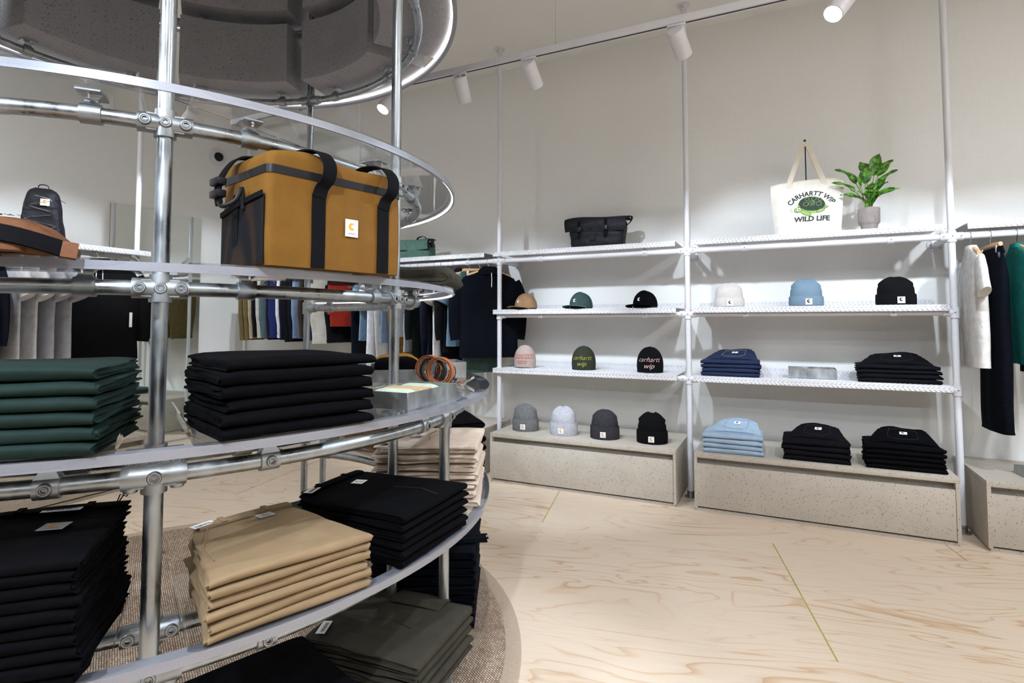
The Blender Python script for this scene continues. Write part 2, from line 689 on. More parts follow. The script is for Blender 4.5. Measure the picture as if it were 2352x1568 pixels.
struct('wall_back', MB().box(WL-.12, WR+.12, WALL_Y, WALL_Y+.12, 0, CEIL), M_wall)
struct('wall_left', MB().box(WL-.12, WL, WF, WALL_Y, 0, CEIL), M_wall)
struct('wall_right', MB().box(WR, WR+.12, WF, WALL_Y, 0, CEIL), M_wall)
struct('wall_front', MB().box(WL-.12, WR+.12, WF-.12, WF, 0, CEIL), M_front_dk)
struct('ceiling', MB().box(WL-.12, WR+.12, WF-.12, WALL_Y+.12, CEIL, CEIL+.1), M_ceil)


# ================================================================== unseen fill panels, added on the ceiling for soft light
def fill_panel(x, y, rz, label):
    t = thing('fill_panel_light', label, 'added fill light', (x, y, CEIL), rz, 'added fill panels')
    obj('housing', MB().box(-.62, .62, -.17, .17, -.045, -.001), M_white, t, bevel=.004)
    obj('diffuser', MB().box(-.59, .59, -.14, .14, -.05, -.0455), M_lamp, t)
    ld = bpy.data.lights.new('fill_lamp', 'AREA')
    ld.shape = 'RECTANGLE'
    ld.size, ld.size_y = 1.18, .28
    ld.energy = FILL_W
    ld.color = (.90, .95, 1.0)
    lo = bpy.data.objects.new('fill_lamp', ld)
    COL.objects.link(lo)
    lo.parent = t
    lo.location = (0, 0, -.056)


for x, y, rz, w in ((-.2, -1.2, 0, 'straight behind the camera'), (2.4, -.2, 0, 'right of the camera'), (-3.0, -1.6, 0, 'left behind the camera'),
                    (-4.2, .3, PI/2, 'by the left wall'), (2.6, 2.2, PI/2, 'near the right wall')):
    fill_panel(x, y, rz, 'white fill panel added on the ceiling, '+w)


# ================================================================== track lights
def track(name, p0, p1, label, wires):
    p0, p1 = Vector(p0), Vector(p1)
    t = thing(name, label, 'light track', p0, 0)
    d = p1-p0
    L = d.length
    ax = d.normalized()
    sd = Vector((0, 0, 1)).cross(ax)
    c = d/2
    obj('rail', MB().obox(c, ax*L/2, sd*.018, Vector((0, 0, .0185))), M_white, t, bevel=.0015)
    obj('contact_slot', MB().obox(c-Vector((0, 0, .0187)), ax*(L/2-.01), sd*.006, Vector((0, 0, .0008))), M_hole, t)
    for w in wires:
        q = ax*w
        b = MB().cyl(q+Vector((0, 0, .02)), q+Vector((0, 0, CEIL-p0.z)), .0014, n=6)
        b.cyl(q+Vector((0, 0, .0185)), q+Vector((0, 0, .034)), .008, .004, n=10)
        obj('suspension_wire', b, M_chrome, t)


def spotlight(pos, aim, label, power=1.0, on=True, size=58):
    """pos: where the adapter meets the track; the can swivels below it"""
    pos, aim = Vector(pos), Vector(aim)
    t = thing('track_spotlight', label, 'spotlight', pos, 0, 'white cylinder track spotlights')
    b = MB().box(-.045, .045, -.016, .016, -.012, 0)
    b.cyl((0, 0, -.012), (0, 0, -.04), .011, n=12)
    obj('adapter', b, M_white, t, bevel=.002)
    piv = Vector((0, 0, -.05))
    d = (aim-(pos+piv)).normalized()
    b = MB()
    r, L = .042, .15
    q0 = piv-d*.028
    prof = [(.0, 0), (r-.004, 0), (r, .004), (r, L), (r-.004, L), (r-.004, L-.012)]
    m = d.to_track_quat('Z', 'Y').to_matrix().to_4x4()
    m.translation = q0
    b.lathe(prof, 32, caps=False)
    b.xform(m)
    obj('can', b, M_white, t)
    b = MB().lathe([(.0005, L-.012), (r-.004, L-.012)], 32, caps=False)
    b.xform(m)
    obj('lens', b, M_lamp, t)
    ld = bpy.data.lights.new('spot_lamp', 'SPOT')
    ld.energy = SPOT_W*power
    ld.spot_size = rad(size)
    ld.spot_blend = .55
    ld.shadow_soft_size = .035
    ld.color = SPOT_COL
    lo = bpy.data.objects.new('spot_lamp', ld)
    COL.objects.link(lo)
    lo.parent = t
    lo.matrix_local = Matrix.Translation(q0+d*(L+.012)) @ (-d).to_track_quat('Z', 'Y').to_matrix().to_4x4()


TY, TZ = 2.80, 2.855
track('light_track', (-3.7, TY, TZ), (3.6, TY, TZ), 'long white light track hung along the shelf wall', [.35, 1.32, 2.62, 3.9, 5.2, 6.4])
TX2, TZ2 = -3.80, 2.93
track('light_track', (TX2, -2.6, TZ2), (TX2, 3.6, TZ2), 'white light track hung in front of the left wall', [.5, 2.2, 4.0, 5.6])
track('light_track', (-4.0, -.75, TZ), (3.4, -.75, TZ), 'white light track hung above and behind the camera', [.6, 2.4, 4.2, 6.2])
TB = TZ-.0195
for x, aim, lb, pw in ((-2.62, (-2.25, 4.6, 1.2), 'track spotlight just left of the galvanised post, aimed at the clothes', 1.35),
                       (-2.20, (-2.6, 1.6, .9), 'track spotlight tilted left, half behind the galvanised post', .6),
                       (-1.69, (-1.80, 4.0, 0.9), 'track spotlight hanging nearly upright right of the galvanised post', 1.35),
                       (-1.24, (-1.15, 4.6, 1.3), 'track spotlight second right of the galvanised post', 1.4),
                       (-.43, (-.05, 4.75, 1.5), 'track spotlight above the post between the two shelf bays', 1.45),
                       (.30, (-.95, 1.55, .75), 'bright track spotlight tilted towards the viewer at the top edge', 1.8),
                       (.95, (.6, 4.8, 1.3), 'track spotlight right of the frame over the right bay', 1.4),
                       (1.75, (1.4, 4.8, 1.2), 'track spotlight over the right clothes rail', 1.35),
                       (-3.05, (-3.4, 4.7, 1.1), 'track spotlight over the far clothes rail', 1.35),
                       (-3.5, (-4.7, 4.7, 1.1), 'track spotlight over the far corner rail', 1.3)):
    spotlight((x, TY, TB), aim, lb, pw)
for y, aim, lb, pw in ((2.55, (-6.0, 2.75, 1.5), 'pale track spotlight on the left track by the round rack', 1.5),
                       (1.3, (-6.0, 1.7, 1.5), 'middle track spotlight on the left track', 1.5),
                       (-.2, (-1.6, .6, .9), 'track spotlight on the left track aimed at the round rack', .6),
                       (3.3, (-6.0, 4.2, 1.4), 'last track spotlight of the left track, by the mirror', 1.6)):
    spotlight((TX2, y, TZ2-.0195), aim, lb, pw)
for x, aim, lb, pw in ((-1.6, (-1.6, 1.0, 1.1), 'track spotlight behind the camera aimed at the round rack', 1.1),
                       (-.3, (-1.1, 1.1, .7), 'track spotlight behind the camera aimed at the tan trousers', 2.4),
                       (.9, (.2, 2.6, 0), 'track spotlight behind the camera aimed at the floor', 1),
                       (2.2, (1.2, 2.6, 0), 'track spotlight right behind the camera aimed at the floor', 1)):
    spotlight((x, -.75, TB), aim, lb, pw)


# ================================================================== white pipe racks on the walls
PR = .0205


def tread_lugs(b, fn, nu, nv, pitch, th=.004, ln=.0175, wd=.0062, pv=None):
    """raised lens-shaped lugs, alternating in direction; fn(a, b) -> (point, normal, ta, tb) in metres"""
    for j in range(nv):
        for i in range(nu):
            s_ = 1 if j % 2 else -1
            p, n_, ta, tb = fn((i+(.5 if j % 2 else .95))*pitch, (j+.5)*(pv or pitch))
            d = (ta+tb*s_*.85).normalized()
            e = n_.cross(d)
            base = [p+d*ln, p+e*wd, p-d*ln, p-e*wd]
            r1, r2 = p+d*ln*.45+n_*th, p-d*ln*.45+n_*th
            b.add(base+[r1, r2], [(0, 1, 4), (1, 2, 5, 4), (2, 3, 5), (3, 0, 4, 5)])


def tread_shelf(parent, x0, x1, y0, y1, ztop, back=True):
    """steel tread plate folded down at the front and up at the back; x0..x1 wide"""
    t = .004
    b = MB().box(x0, x1, y0, y1, ztop-t, ztop)
    b.box(x0, x1, y0, y0+t, ztop-.042, ztop-t)
    if back:
        b.box(x0, x1, y1-t, y1, ztop, ztop+.05)
    o = obj('tread_plate_shelf', b, M_tread, parent, bevel=.0012, bseg=1)
    lu = MB()
    X, Y, Z = Vector((1, 0, 0)), Vector((0, 1, 0)), Vector((0, 0, 1))
    p = .0205
    w = x1-x0
    tread_lugs(lu, lambda a, c: (Vector((x0+a, y0, ztop-.042+c)), -Y, X, Z), int(w/.0275), 2, .0275, pv=p)
    tread_lugs(lu, lambda a, c: (Vector((x0+a, y0+c, ztop)), Z, X, Y), int(w/.0285), int((y1-y0-.004)/.0285), .0285, th=.0022)
    if back:
        tread_lugs(lu, lambda a, c: (Vector((x0+a, y1-t, ztop+.006+c)), -Y, X, Z), int(w/.0275), 2, .0275, pv=p)
    l = obj('tread_lugs', lu, M_tread, o, fixn=False)
    l['kind'] = 'stuff'
    return o


def flange(b, p, ax, r=.048, th=.008, sleeve=.05):
    p, ax = Vector(p), Vector(ax)
    b.cyl(p, p+ax*th, r, n=28)
    b.cyl(p+ax*th, p+ax*sleeve, .027, n=20)
    return b


def screw(b, p, d, r=.006):
    p, d = Vector(p), Vector(d)
    b.cyl(p, p+d*.004, r, n=12)
    b.cyl(p+d*.0041, p+d*.0046, r*.5, n=8, mi=1)


rack = thing('pipe_shelving', 'white pipe rack with tread plate shelves along the back wall', 'shelving', (0, DP, 0))
for i, x in enumerate(PX):
    obj('post', MB().cyl((x, 0, .01), (x, 0, CEIL-.008), PR, n=20), M_white, rack)
    b = flange(MB(), (x, 0, 0), (0, 0, 1))
    for k in range(4):
        a = PI/4+k*PI/2
        screw(b, (x+.037*math.cos(a), .037*math.sin(a), .008), (0, 0, 1))
    screw(b, (x, -.027, .035), (0, -1, 0), .007)
    obj('floor_flange', b, [M_fit, M_hole], rack)
    b = flange(MB(), (x, 0, CEIL-.0005), (0, 0, -1), .05)
    screw(b, (x, -.027, CEIL-.035), (0, -1, 0), .007)
    obj('ceiling_flange', b, [M_white, M_hole], rack)
    # tie to the wall
    obj('wall_tie', MB().cyl((x, 0, ZT), (x, WALL_Y-DP-.01, ZT), PR, n=18), M_white, rack)
    b = flange(MB(), (x, WALL_Y-DP-.0005, ZT), (0, -1, 0), .05)
    for k in range(4):
        a = PI/4+k*PI/2
        screw(b, (x+.037*math.cos(a), WALL_Y-DP-.0085, ZT+.037*math.sin(a)), (0, -1, 0), .006)
    obj('wall_flange', b, [M_white, M_hole], rack)
    for z in ((ZT, Z2, Z3) if i in (2, 3, 4) else (ZT,)):
        b = MB().cyl((x, 0, z-.036), (x, 0, z+.036), .0268, n=22)
        lo = -.062 if (i > 0 and (z == ZT or i in (3, 4))) else 0
        hi = .062 if (i < 5 and (z == ZT or i in (2, 3))) else 0
        b.cyl((x+lo, 0, z), (x+hi, 0, z), .0268, n=22)
        for dx in ([0]+([-.046] if lo else [])+([.046] if hi else [])):
            screw(b, (x+dx, -.0262, z), (0, -1, 0), .0075)
        obj('pipe_fitting', b, [M_white, M_hole], rack)
for i in range(5):
    for z in ((ZT, Z2, Z3) if i in (2, 3) else (ZT,)):
        obj('rail', MB().cyl((PX[i]+.025, 0, z), (PX[i+1]-.025, 0, z), PR, n=18), M_white, rack)
        zt = {ZT: 1.987, Z2: 1.461, Z3: .933}[z]
        x0, x1 = {2: (-2.34, -.722), 3: (-.598, 1.004)}.get(i, (PX[i]+.035, PX[i+1]-.135))
        if i == 4:
            x0 = PX[i]+.075
        y0 = -.05
        tread_shelf(rack, x0, x1, y0, WALL_Y-DP-.02, zt, back=(z != ZT))
        for f in (.25, .80):
            x = PX[i]+(PX[i+1]-PX[i])*f
            b = MB().cyl((x-.02, 0, z), (x+.02, 0, z), .026, n=20)
            b.box(x-.016, x+.016, -.008, .008, z+.02, zt-.006)
            b.box(x-.03, x+.03, -.028, .028, zt-.0085, zt-.0042)
            screw(b, (x, -.0255, z), (0, -1, 0), .0075)
            obj('shelf_clamp', b, [M_white, M_hole], rack)

# left rack: same system, running along the left wall
LX, LYP = -5.05, [2.92, 1.25, -.42]
lrack = thing('pipe_shelving', 'white pipe rack with tread plate shelf by the left wall', 'shelving', (LX, 0, 0))
for y in LYP:
    obj('post', MB().cyl((0, y, .01), (0, y, CEIL-.008), PR, n=20), M_white, lrack)
    obj('floor_flange', flange(MB(), (0, y, 0), (0, 0, 1)), M_fit, lrack)
    obj('ceiling_flange', flange(MB(), (0, y, CEIL-.0005), (0, 0, -1)), M_white, lrack)
    b = MB().cyl((0, y, ZT-.036), (0, y, ZT+.036), .0268, n=20)
    b.cyl((0, y-.062, ZT), (0, y+(.062 if y < 2 else 0), ZT), .0268, n=20)
    screw(b, (.0262, y, ZT), (1, 0, 0), .0075)
    obj('pipe_fitting', b, [M_white, M_hole], lrack)
for k in range(2):
    ya, yb = LYP[k+1], LYP[k]
    obj('rail', MB().cyl((0, ya+.025, ZT), (0, yb-.025, ZT), PR, n=18), M_white, lrack)
    # shelf built along x then turned to face the room
    sh = tread_shelf(lrack, -(yb-ya)/2+(.06 if k else -.0), (yb-ya)/2+(.0 if k else .05), -.12, .36, 1.962, back=False)
    sh.location = (.0, (ya+yb)/2, 0)
    sh.rotation_euler = (0, 0, PI/2)
    for f in (.25, .8):
        y = ya+(yb-ya)*f
        b = MB().cyl((0, y-.02, ZT), (0, y+.02, ZT), .026, n=20)
        b.box(-.008, .008, y-.016, y+.016, ZT+.02, 1.956)
        b.box(-.028, .028, y-.03, y+.03, 1.952, 1.9575)
        obj('shelf_clamp', b, M_white, lrack)


# ================================================================== drawer plinths
def plinth(loc, w, d, rz, label):
    """origin at the middle of the front edge on the floor, depth running to +y"""
    t = thing('drawer_plinth', label, 'drawer plinth', loc, rz, 'speckled drawer plinths')
    h = .41
    b = MB().box(-w/2, w/2, .07, d, .02, h-.034)
    b.box(-w/2, -w/2+.02, .0, .07, .02, h-.034)
    b.box(w/2-.02, w/2, .0, .07, .02, h-.034)
    obj('body', b, M_terr, t)
    obj('top_panel', MB().box(-w/2, w/2, 0, d, h-.034, h), M_terr, t, bevel=.002)
    obj('drawer_front', MB().box(-w/2+.002, w/2-.022, -.001, .022, .032, h-.075), M_terr, t, bevel=.003)
    obj('toe_kick', MB().box(-w/2+.01, w/2-.01, .012, d, 0, .02), M_terr, t)


YF = 4.205
for x0, x1, lb in ((-2.2295, -.697, 'speckled beige drawer plinth under the four cuffed beanies'),
                   (-.569, .961, 'speckled beige drawer plinth under light blue and black jeans'),
                   (1.087, 2.62, 'speckled beige drawer plinth at the right edge under hanging clothes'),
                   (-3.90, -2.37, 'speckled beige drawer plinth left of the beanie plinth, behind the round rack'),
                   (-5.57, -4.04, 'speckled beige drawer plinth in the far corner below hanging trousers')):
    plinth(((x0+x1)/2, YF, 0), x1-x0, WALL_Y-YF-.03, 0, lb)
plinth((-4.76, 2.10, 0), 1.56, .68, PI/2, 'speckled beige drawer plinth along the left wall')
plinth((-4.76, .42, 0), 1.53, .68, PI/2, 'speckled beige drawer plinth at the left edge of the room')

# ================================================================== mirror
mi_ = thing('wall_mirror', 'tall frameless mirror on the left wall behind the post', 'mirror', (WL, 0, 0))
obj('backing', MB().box(.001, .014, 3.30, 4.285, .03, 2.575), M_plastic, mi_)
obj('mirror_glass', MB().box(.0142, .019, 3.295, 4.29, .025, 2.58), M_mirror, mi_, bevel=.001, bseg=1)

# security camera
sc_ = thing('dome_camera', 'small white dome security camera with black eye on the wall', 'security camera', (WL, 4.487, 3.38))
b = MB().lathe([(.0, 0), (.115, 0), (.115, .006), (.1, .012), (.05, .014), (0, .014)], 36, caps=False)
b.xform(Matrix.Rotation(PI/2, 4, 'Y'))
obj('face_plate', b, M_white, sc_)
b = MB().lathe([(.055, .012), (.052, .035), (.04, .055), (.02, .068), (.001, .072)], 28, caps=True)
b.xform(Matrix.Rotation(PI/2, 4, 'Y'))
obj('eye', b, M_plastic, sc_)

# ================================================================== round rug
rug = thing('round_rug', 'round woven sisal rug with a tan binding under the round rack', 'rug', RC)
obj('woven_field', MB().lathe([(.0, .001), (1.462, .001), (1.462, .012), (0, .012)], 96, caps=False), M_rug, rug)
obj('binding', MB().lathe([(1.462, .001), (1.525, .001), (1.527, .008), (1.522, .0135), (1.466, .0145), (1.462, .0125)], 96, caps=False), M_band, rug)

# ================================================================== the round pipe rack
ring = thing('round_pipe_rack', 'round galvanised pipe display rack with clear shelves and speckled canopy', 'display rack', RC)
RI, RO = 1.066, 1.27                    # inner and outer pipe circles
TP = .0193                              # pipe radius
TIERS = {'t0': .13, 't4': .56, 't3': .995, 't2': 1.43, 't1': 1.864}
A_IN = [-122, -77, -32, 13, 103, 148, 193]
A_OUT = [-122, -77, -32, 13, 103]
A0, A1 = -122, 103                      # the shelves leave the back left open
CAN = (2.722, 3.157)                    # canopy pipes


def pol(r, a, z=0.0):
    return Vector((r*math.cos(rad(a)), r*math.sin(rad(a)), z))


def arc(r, a0, a1, z, n):
    return [pol(r, a0+(a1-a0)*i/n, z) for i in range(n+1)]


for a in A_IN:
    obj('post', MB().cyl(pol(RI, a, .014), pol(RI, a, CEIL-.002), TP, n=24), M_galv, ring)
for a in A_OUT:
    obj('post', MB().cyl(pol(RO, a, .014), pol(RO, a, TIERS['t3']), TP, n=24), M_galv, ring)
for a, r in [(a, RI) for a in A_IN]+[(a, RO) for a in A_OUT]:
    b = MB().cyl(pol(r, a, .0148), pol(r, a, .022), .045, n=24)
    b.cyl(pol(r, a, .022), pol(r, a, .06), .0255, n=20)
    obj('foot_flange', b, M_fit, ring)

PIPES = [(RI, TIERS['t1']), (RI, TIERS['t2']), (RI, TIERS['t3']), (RI, TIERS['t4']), (RO, TIERS['t3']), (RO, TIERS['t4']), (RO, TIERS['t0'])]
for r, z in PIPES:
    obj('ring_pipe', MB().tube(arc(r, A0, A1, z, 120), TP, 16), M_galv, ring)
for z in CAN:
    obj('ring_pipe', MB().tube(arc(RI, 0, 360*159/160, z, 159), TP, 16, closed=True), M_galv, ring)


def hexscrew(b, p, d, r=.0135):
    """raised boss with a ring and a dark socket"""
    p, d = Vector(p), Vector(d).normalized()
    m = d.to_track_quat('Z', 'Y').to_matrix().to_4x4()
    m.translation = p
    s_ = MB()
    s_.lathe([(r*1.15, -.006), (r*1.1, .004), (r*.95, .0065), (r*.72, .0065), (r*.68, .003), (r*.62, .003), (r*.58, .0055), (r*.46, .0055), (r*.45, .001), (0.0004, .001)], 20, caps=False)
    s_.xform(m)
    for f_ in s_.f:
        pass
    n0 = len(s_.f)
    s_.mi = [1 if i >= n0-40 else 0 for i in range(n0)]
    o = len(b.v)
    b.v += s_.v
    b.f += [tuple(i+o for i in q) for q in s_.f]
    b.mi += s_.mi


def cross_fit(r, a, z, lo=True, hi=True, down=False, upward=True, screws=True):
    b = MB()
    hl = .036
    b.cyl(pol(r, a, z-hl), pol(r, a, z+(hl if upward else .0)), .0262, n=26)
    da = math.degrees(.062/r)
    b.tube(arc(r, a-(da if lo else 0), a+(da if hi else 0), z, 10), .0262, 20)
    for s_ in (-1, 1):                 # webs where the sleeves meet
        if (s_ < 0 and lo) or (s_ > 0 and hi):
            b.obox(pol(r, a+s_*da*.33, z), (pol(1, a+s_*90))*.022, Vector((0, 0, .0225)), pol(1, a)*.017)
    f = obj('cross_fitting', b, M_fit, ring)
    if screws:
        for k, off in enumerate((-1, 0, 1)):
            if (off < 0 and not lo) or (off > 0 and not hi):
                continue
            s_ = MB()
            aa = a+off*da*.72
            if down and off:
                hexscrew(s_, pol(r, aa, z-.0245), (0, 0, -1))
            else:
                hexscrew(s_, pol(r+.0245, aa, z), pol(1, aa))
            obj('set_screw', s_, [M_fit, M_hole], f)


for z in (TIERS['t1'], TIERS['t2'], TIERS['t3'], TIERS['t4']):
    for a in (-122, -77, -32, 13, 103):
        cross_fit(RI, a, z, lo=a > A0, hi=a < A1)
for a in A_IN:
    for z in CAN:
        cross_fit(RI, a, z, screws=z < 3)
for z, up in ((TIERS['t3'], False), (TIERS['t4'], True), (TIERS['t0'], True)):
    for a in A_OUT:
        cross_fit(RO, a, z, lo=a > A0, hi=a < A1, down=True, upward=up)


def shelf_clamp(r, a, z, zp, front_screw=False):
    b = MB()
    da = math.degrees(.0225/r)
    b.tube(arc(r, a-da, a+da, z, 4), .0248, 22)
    m = Matrix.Rotation(rad(a), 4, 'Z')
    h0, h1 = z+.02, zp-.004
    prof = [(.016, .023), (.010, .015), (.009, .014), (.013, .021), (.021, .030)]
    vs_, fs_ = [], []
    for i, (hx, hy) in enumerate(prof):
        zz = h0+(h1-h0)*i/(len(prof)-1)
        vs_ += [m @ Vector((r+x_*hx, y_*hy, zz)) for x_, y_ in ((-1, -1), (1, -1), (1, 1), (-1, 1))]
    for i in range(len(prof)-1):
        for k in range(4):
            fs_.append((i*4+k, i*4+(k+1) % 4, i*4+4+(k+1) % 4, i*4+4+k))
    fs_ += [(3, 2, 1, 0), (16, 17, 18, 19)]
    b.add(vs_, fs_)
    o = obj('shelf_clamp', b, M_fit, ring)
    pb = MB().box(r-.042, r+.042, -.027, .027, zp-.006, zp-.0004)
    pb.xform(m)
    obj('mounting_plate', pb, M_fit, o, bevel=.001, bseg=1)
    for s_ in (-1, 1):
        bt = MB()
        q = m @ Vector((r+s_*.031, 0, 0))
        bt.cyl((q.x, q.y, zp-.012), (q.x, q.y, zp-.006), .0065, n=6)
        bt.cyl((q.x, q.y, zp-.02), (q.x, q.y, zp-.012), .0035, n=8)
        obj('bolt', bt, M_chrome, o)
    if front_screw:
        s_ = MB()
        hexscrew(s_, pol(r+.023, a, z), pol(1, a), .0125)
        obj('set_screw', s_, [M_fit, M_hole], o)


def tray(r0, r1, a0, a1, z, lip, fin=.055, name='acrylic_tray'):
    """clear sheet on the rim: rounded front corners, ends turned up and flared, a lip over the rim"""
    b = MB()
    th = .005
    n = 20
    cr = .045
    da = math.degrees(cr/r1)

    def rout(a):
        e = min(a-a0, a1-a)
        if e < da:
            t = 1-e/da
            return r1-cr*(1-math.sqrt(max(0, 1-t*t)))*.35
        return r1
    angs = sorted(set([a0+(a1-a0)*i/n for i in range(n+1)]+[a0+da*f for f in (0, .15, .4, .7)]+[a1-da*f for f in (0, .15, .4, .7)]))
    top = [(pol(r0, a, z+th), pol(rout(a), a, z+th)) for a in angs]
    bot = [(pol(r0, a, z), pol(rout(a), a, z)) for a in angs]
    m = len(angs)
    vs_ = [p for q in top for p in q]+[p for q in bot for p in q]
    fs_, es_ = [], []
    for i in range(m-1):
        fs_ += [(2*i, 2*i+1, 2*i+3, 2*i+2), (2*m+2*i+2, 2*m+2*i+3, 2*m+2*i+1, 2*m+2*i)]
        es_ += [(2*i+1, 2*m+2*i+1, 2*m+2*i+3, 2*i+3), (2*i, 2*i+2, 2*m+2*i+2, 2*m+2*i)]
    b.add(vs_, fs_, 0)
    b.add(vs_, es_, 1)
    if lip:
        la = [a for a in angs if a0+da*.15 <= a <= a1-da*.15]
        for i in range(len(la)-1):
            p = [pol(r1+.0045, la[i], z+th), pol(r1+.0045, la[i+1], z+th)]

            def dz(a):
                e = min(a-a0, a1-a)/da
                return lip*min(1, .35+e*.65) if e < 1 else lip
            q = [pol(r1+.0045, la[i], z+th-dz(la[i])), pol(r1+.0045, la[i+1], z+th-dz(la[i+1]))]
            b.add([p[0], p[1], q[1], q[0]], [(0, 1, 2, 3)], 0)
            e_ = [v+pol(.0, 0, 0) for v in q]
            b.add([e_[0], e_[1], e_[1]+Vector((0, 0, -.0012)), e_[0]+Vector((0, 0, -.0012))], [(0, 1, 2, 3)], 1)
    if fin:
        for a, s_ in ((a0, -1), (a1, 1)):
            t = pol(1, a+90)*s_
            fl = fin*.3
            P = [pol(r0, a, z), pol(r1-.012, a, z)]
            rows = []
            for k in range(5):
                f_ = k/4
                rows.append([p+Vector((0, 0, fin*math.sin(f_*PI/2)**.8))+t*(fl*(f_**1.5)) for p in P])
            for k in range(4):
                b.add([rows[k][0], rows[k][1], rows[k+1][1], rows[k+1][0]], [(0, 1, 2, 3)], 0)
                o_ = t*.0022
                b.add([rows[k][1], rows[k][1]+o_, rows[k+1][1]+o_, rows[k+1][1]], [(0, 1, 2, 3)], 1)
            b.add([rows[4][0], rows[4][1], rows[4][1]+t*.0022, rows[4][0]+t*.0022], [(0, 1, 2, 3)], 1)
    return obj(name, b, [M_acr, M_acr_edge], ring, fixn=False)


# shelf rims: a painted bent bar with an LED strip below, trays between the posts
SHELF_Z = {}
for key, rbar, wbar, off, rin in (('t1', 1.235, .026, .052, .84), ('t2', 1.235, .026, .052, .84), ('t3', 1.392, .036, .078, .95), ('t4', 1.392, .036, .078, .95), ('t0', 1.30, .0, .045, .93)):
    z = TIERS[key]
    zt = z+off
    SHELF_Z[key] = zt+.0052
    if wbar:
        b = MB().sector(rbar-.006, rbar, A0-2, A1+2, zt-.021, zt, 110)
        b.sector(rbar-wbar, rbar-.006, A0-2, A1+2, zt-.0125, zt, 110)
        rim = obj('shelf_rim', b, M_rim, ring)
        obj('led_strip', MB().sector(rbar-.0125, rbar-.0065, A0-2, A1+2, zt-.0150, zt-.0127, 110), M_led, rim)
    for i in range(5):
        a = A0+45*i
        tray(rin, (rbar if wbar else 1.392), a+2.9, a+42.1, zt, .019 if wbar else 0, fin=.018 if key in ('t1', 't2') else .048)
    for i in range(5):
        for f in (11.0, 36.5):
            a = A0+45*i+f
            if key in ('t1', 't2'):
                shelf_clamp(RI, a, z, zt)
            else:
                shelf_clamp(RO, a, z, zt, True)
                if key in ('t3', 't4'):
                    shelf_clamp(RI, a, z, zt)
# grey cover plates where the inner posts pass the lower shelves
# canopy: speckled curved blocks on two pipe circles
for z in CAN:
    zb = z+.052
    for i in range(8):
        a = 13+45*i
        obj('canopy_block', MB().sector(.888, 1.222, a+3.2, a+41.8, zb, zb+.352, 22), M_terr_dk, ring, bevel=.003)
        for f in (10, 35):
            shelf_clamp(RI, a+f, z, zb)
    rim = obj('shelf_rim', MB().sector(1.224, 1.244, 0, 360, zb-.03, zb+.002, 128, full=True), M_rim, ring)
    obj('led_strip', MB().sector(1.2175, 1.2235, 0, 360, zb-.008, zb-.003, 128, full=True), M_led, rim)

# ================================================================== labels, lettering
def text_geo(body, size=1.0, shear=0.0, offset=0.0, spacing=1.0):
    """flat triangles of a word in the built-in face, centred on x, baseline at 0"""
    cu = bpy.data.curves.new('lettering', 'FONT')
    cu.body = body
    cu.size = size
    cu.shear = shear
    cu.offset = offset
    cu.space_character = spacing
    cu.align_x = 'CENTER'
    cu.resolution_u = 3
    o = bpy.data.objects.new('lettering', cu)
    COL.objects.link(o)
    dg = bpy.context.evaluated_depsgraph_get()
    ev = o.evaluated_get(dg)
    me = ev.to_mesh()
    vs_ = [(v.co.x, v.co.y) for v in me.vertices]
    fs_ = [tuple(p.vertices) for p in me.polygons]
    ev.to_mesh_clear()
    bpy.data.objects.remove(o, do_unlink=True)
    bpy.data.curves.remove(cu)
    return vs_, fs_


def split_geo(vs_, fs_, maxlen):
    """cut long triangles so that lettering can follow a curved surface"""
    vs_ = list(vs_)
    out, todo = [], [tuple(f) for f in fs_]
    tris = []
    for f in todo:
        for k in range(1, len(f)-1):
            tris.append((f[0], f[k], f[k+1]))
    cache = {}
    while tris:
        t = tris.pop()
        best, bi = 0, None
        for k in range(3):
            p, q = vs_[t[k]], vs_[t[(k+1) % 3]]
            L = math.hypot(p[0]-q[0], p[1]-q[1])
            if L > best:
                best, bi = L, k
        if best <= maxlen or len(out)+len(tris) > 6000:
            out.append(t)
            continue
        i, j, k = t[bi], t[(bi+1) % 3], t[(bi+2) % 3]
        key = (min(i, j), max(i, j))
        if key not in cache:
            vs_.append(((vs_[i][0]+vs_[j][0])/2, (vs_[i][1]+vs_[j][1])/2))
            cache[key] = len(vs_)-1
        m = cache[key]
        tris += [(i, m, k), (m, j, k)]
    return vs_, out


def c_logo(n=26):
    """outline of the curled C mark, roughly 1 x 1, centred"""
    pts = []
    for i in range(n+1):
        a = rad(48+(312-48)*i/n)
        pts.append((.5*math.cos(a), .5*math.sin(a)))
    for i in range(n+1):
        a = rad(296-(296-74)*i/n)
        pts.append((.16+.27*math.cos(a), .05+.25*math.sin(a)))
    pts.append((.36, .20))
    return pts


C_PTS = c_logo()
C_FACES = [(i, i+1, 52-i, 53-i) for i in range(26)]+[(0, 53, 54)]
TXT_SMALL = text_geo('carhartt', .2)


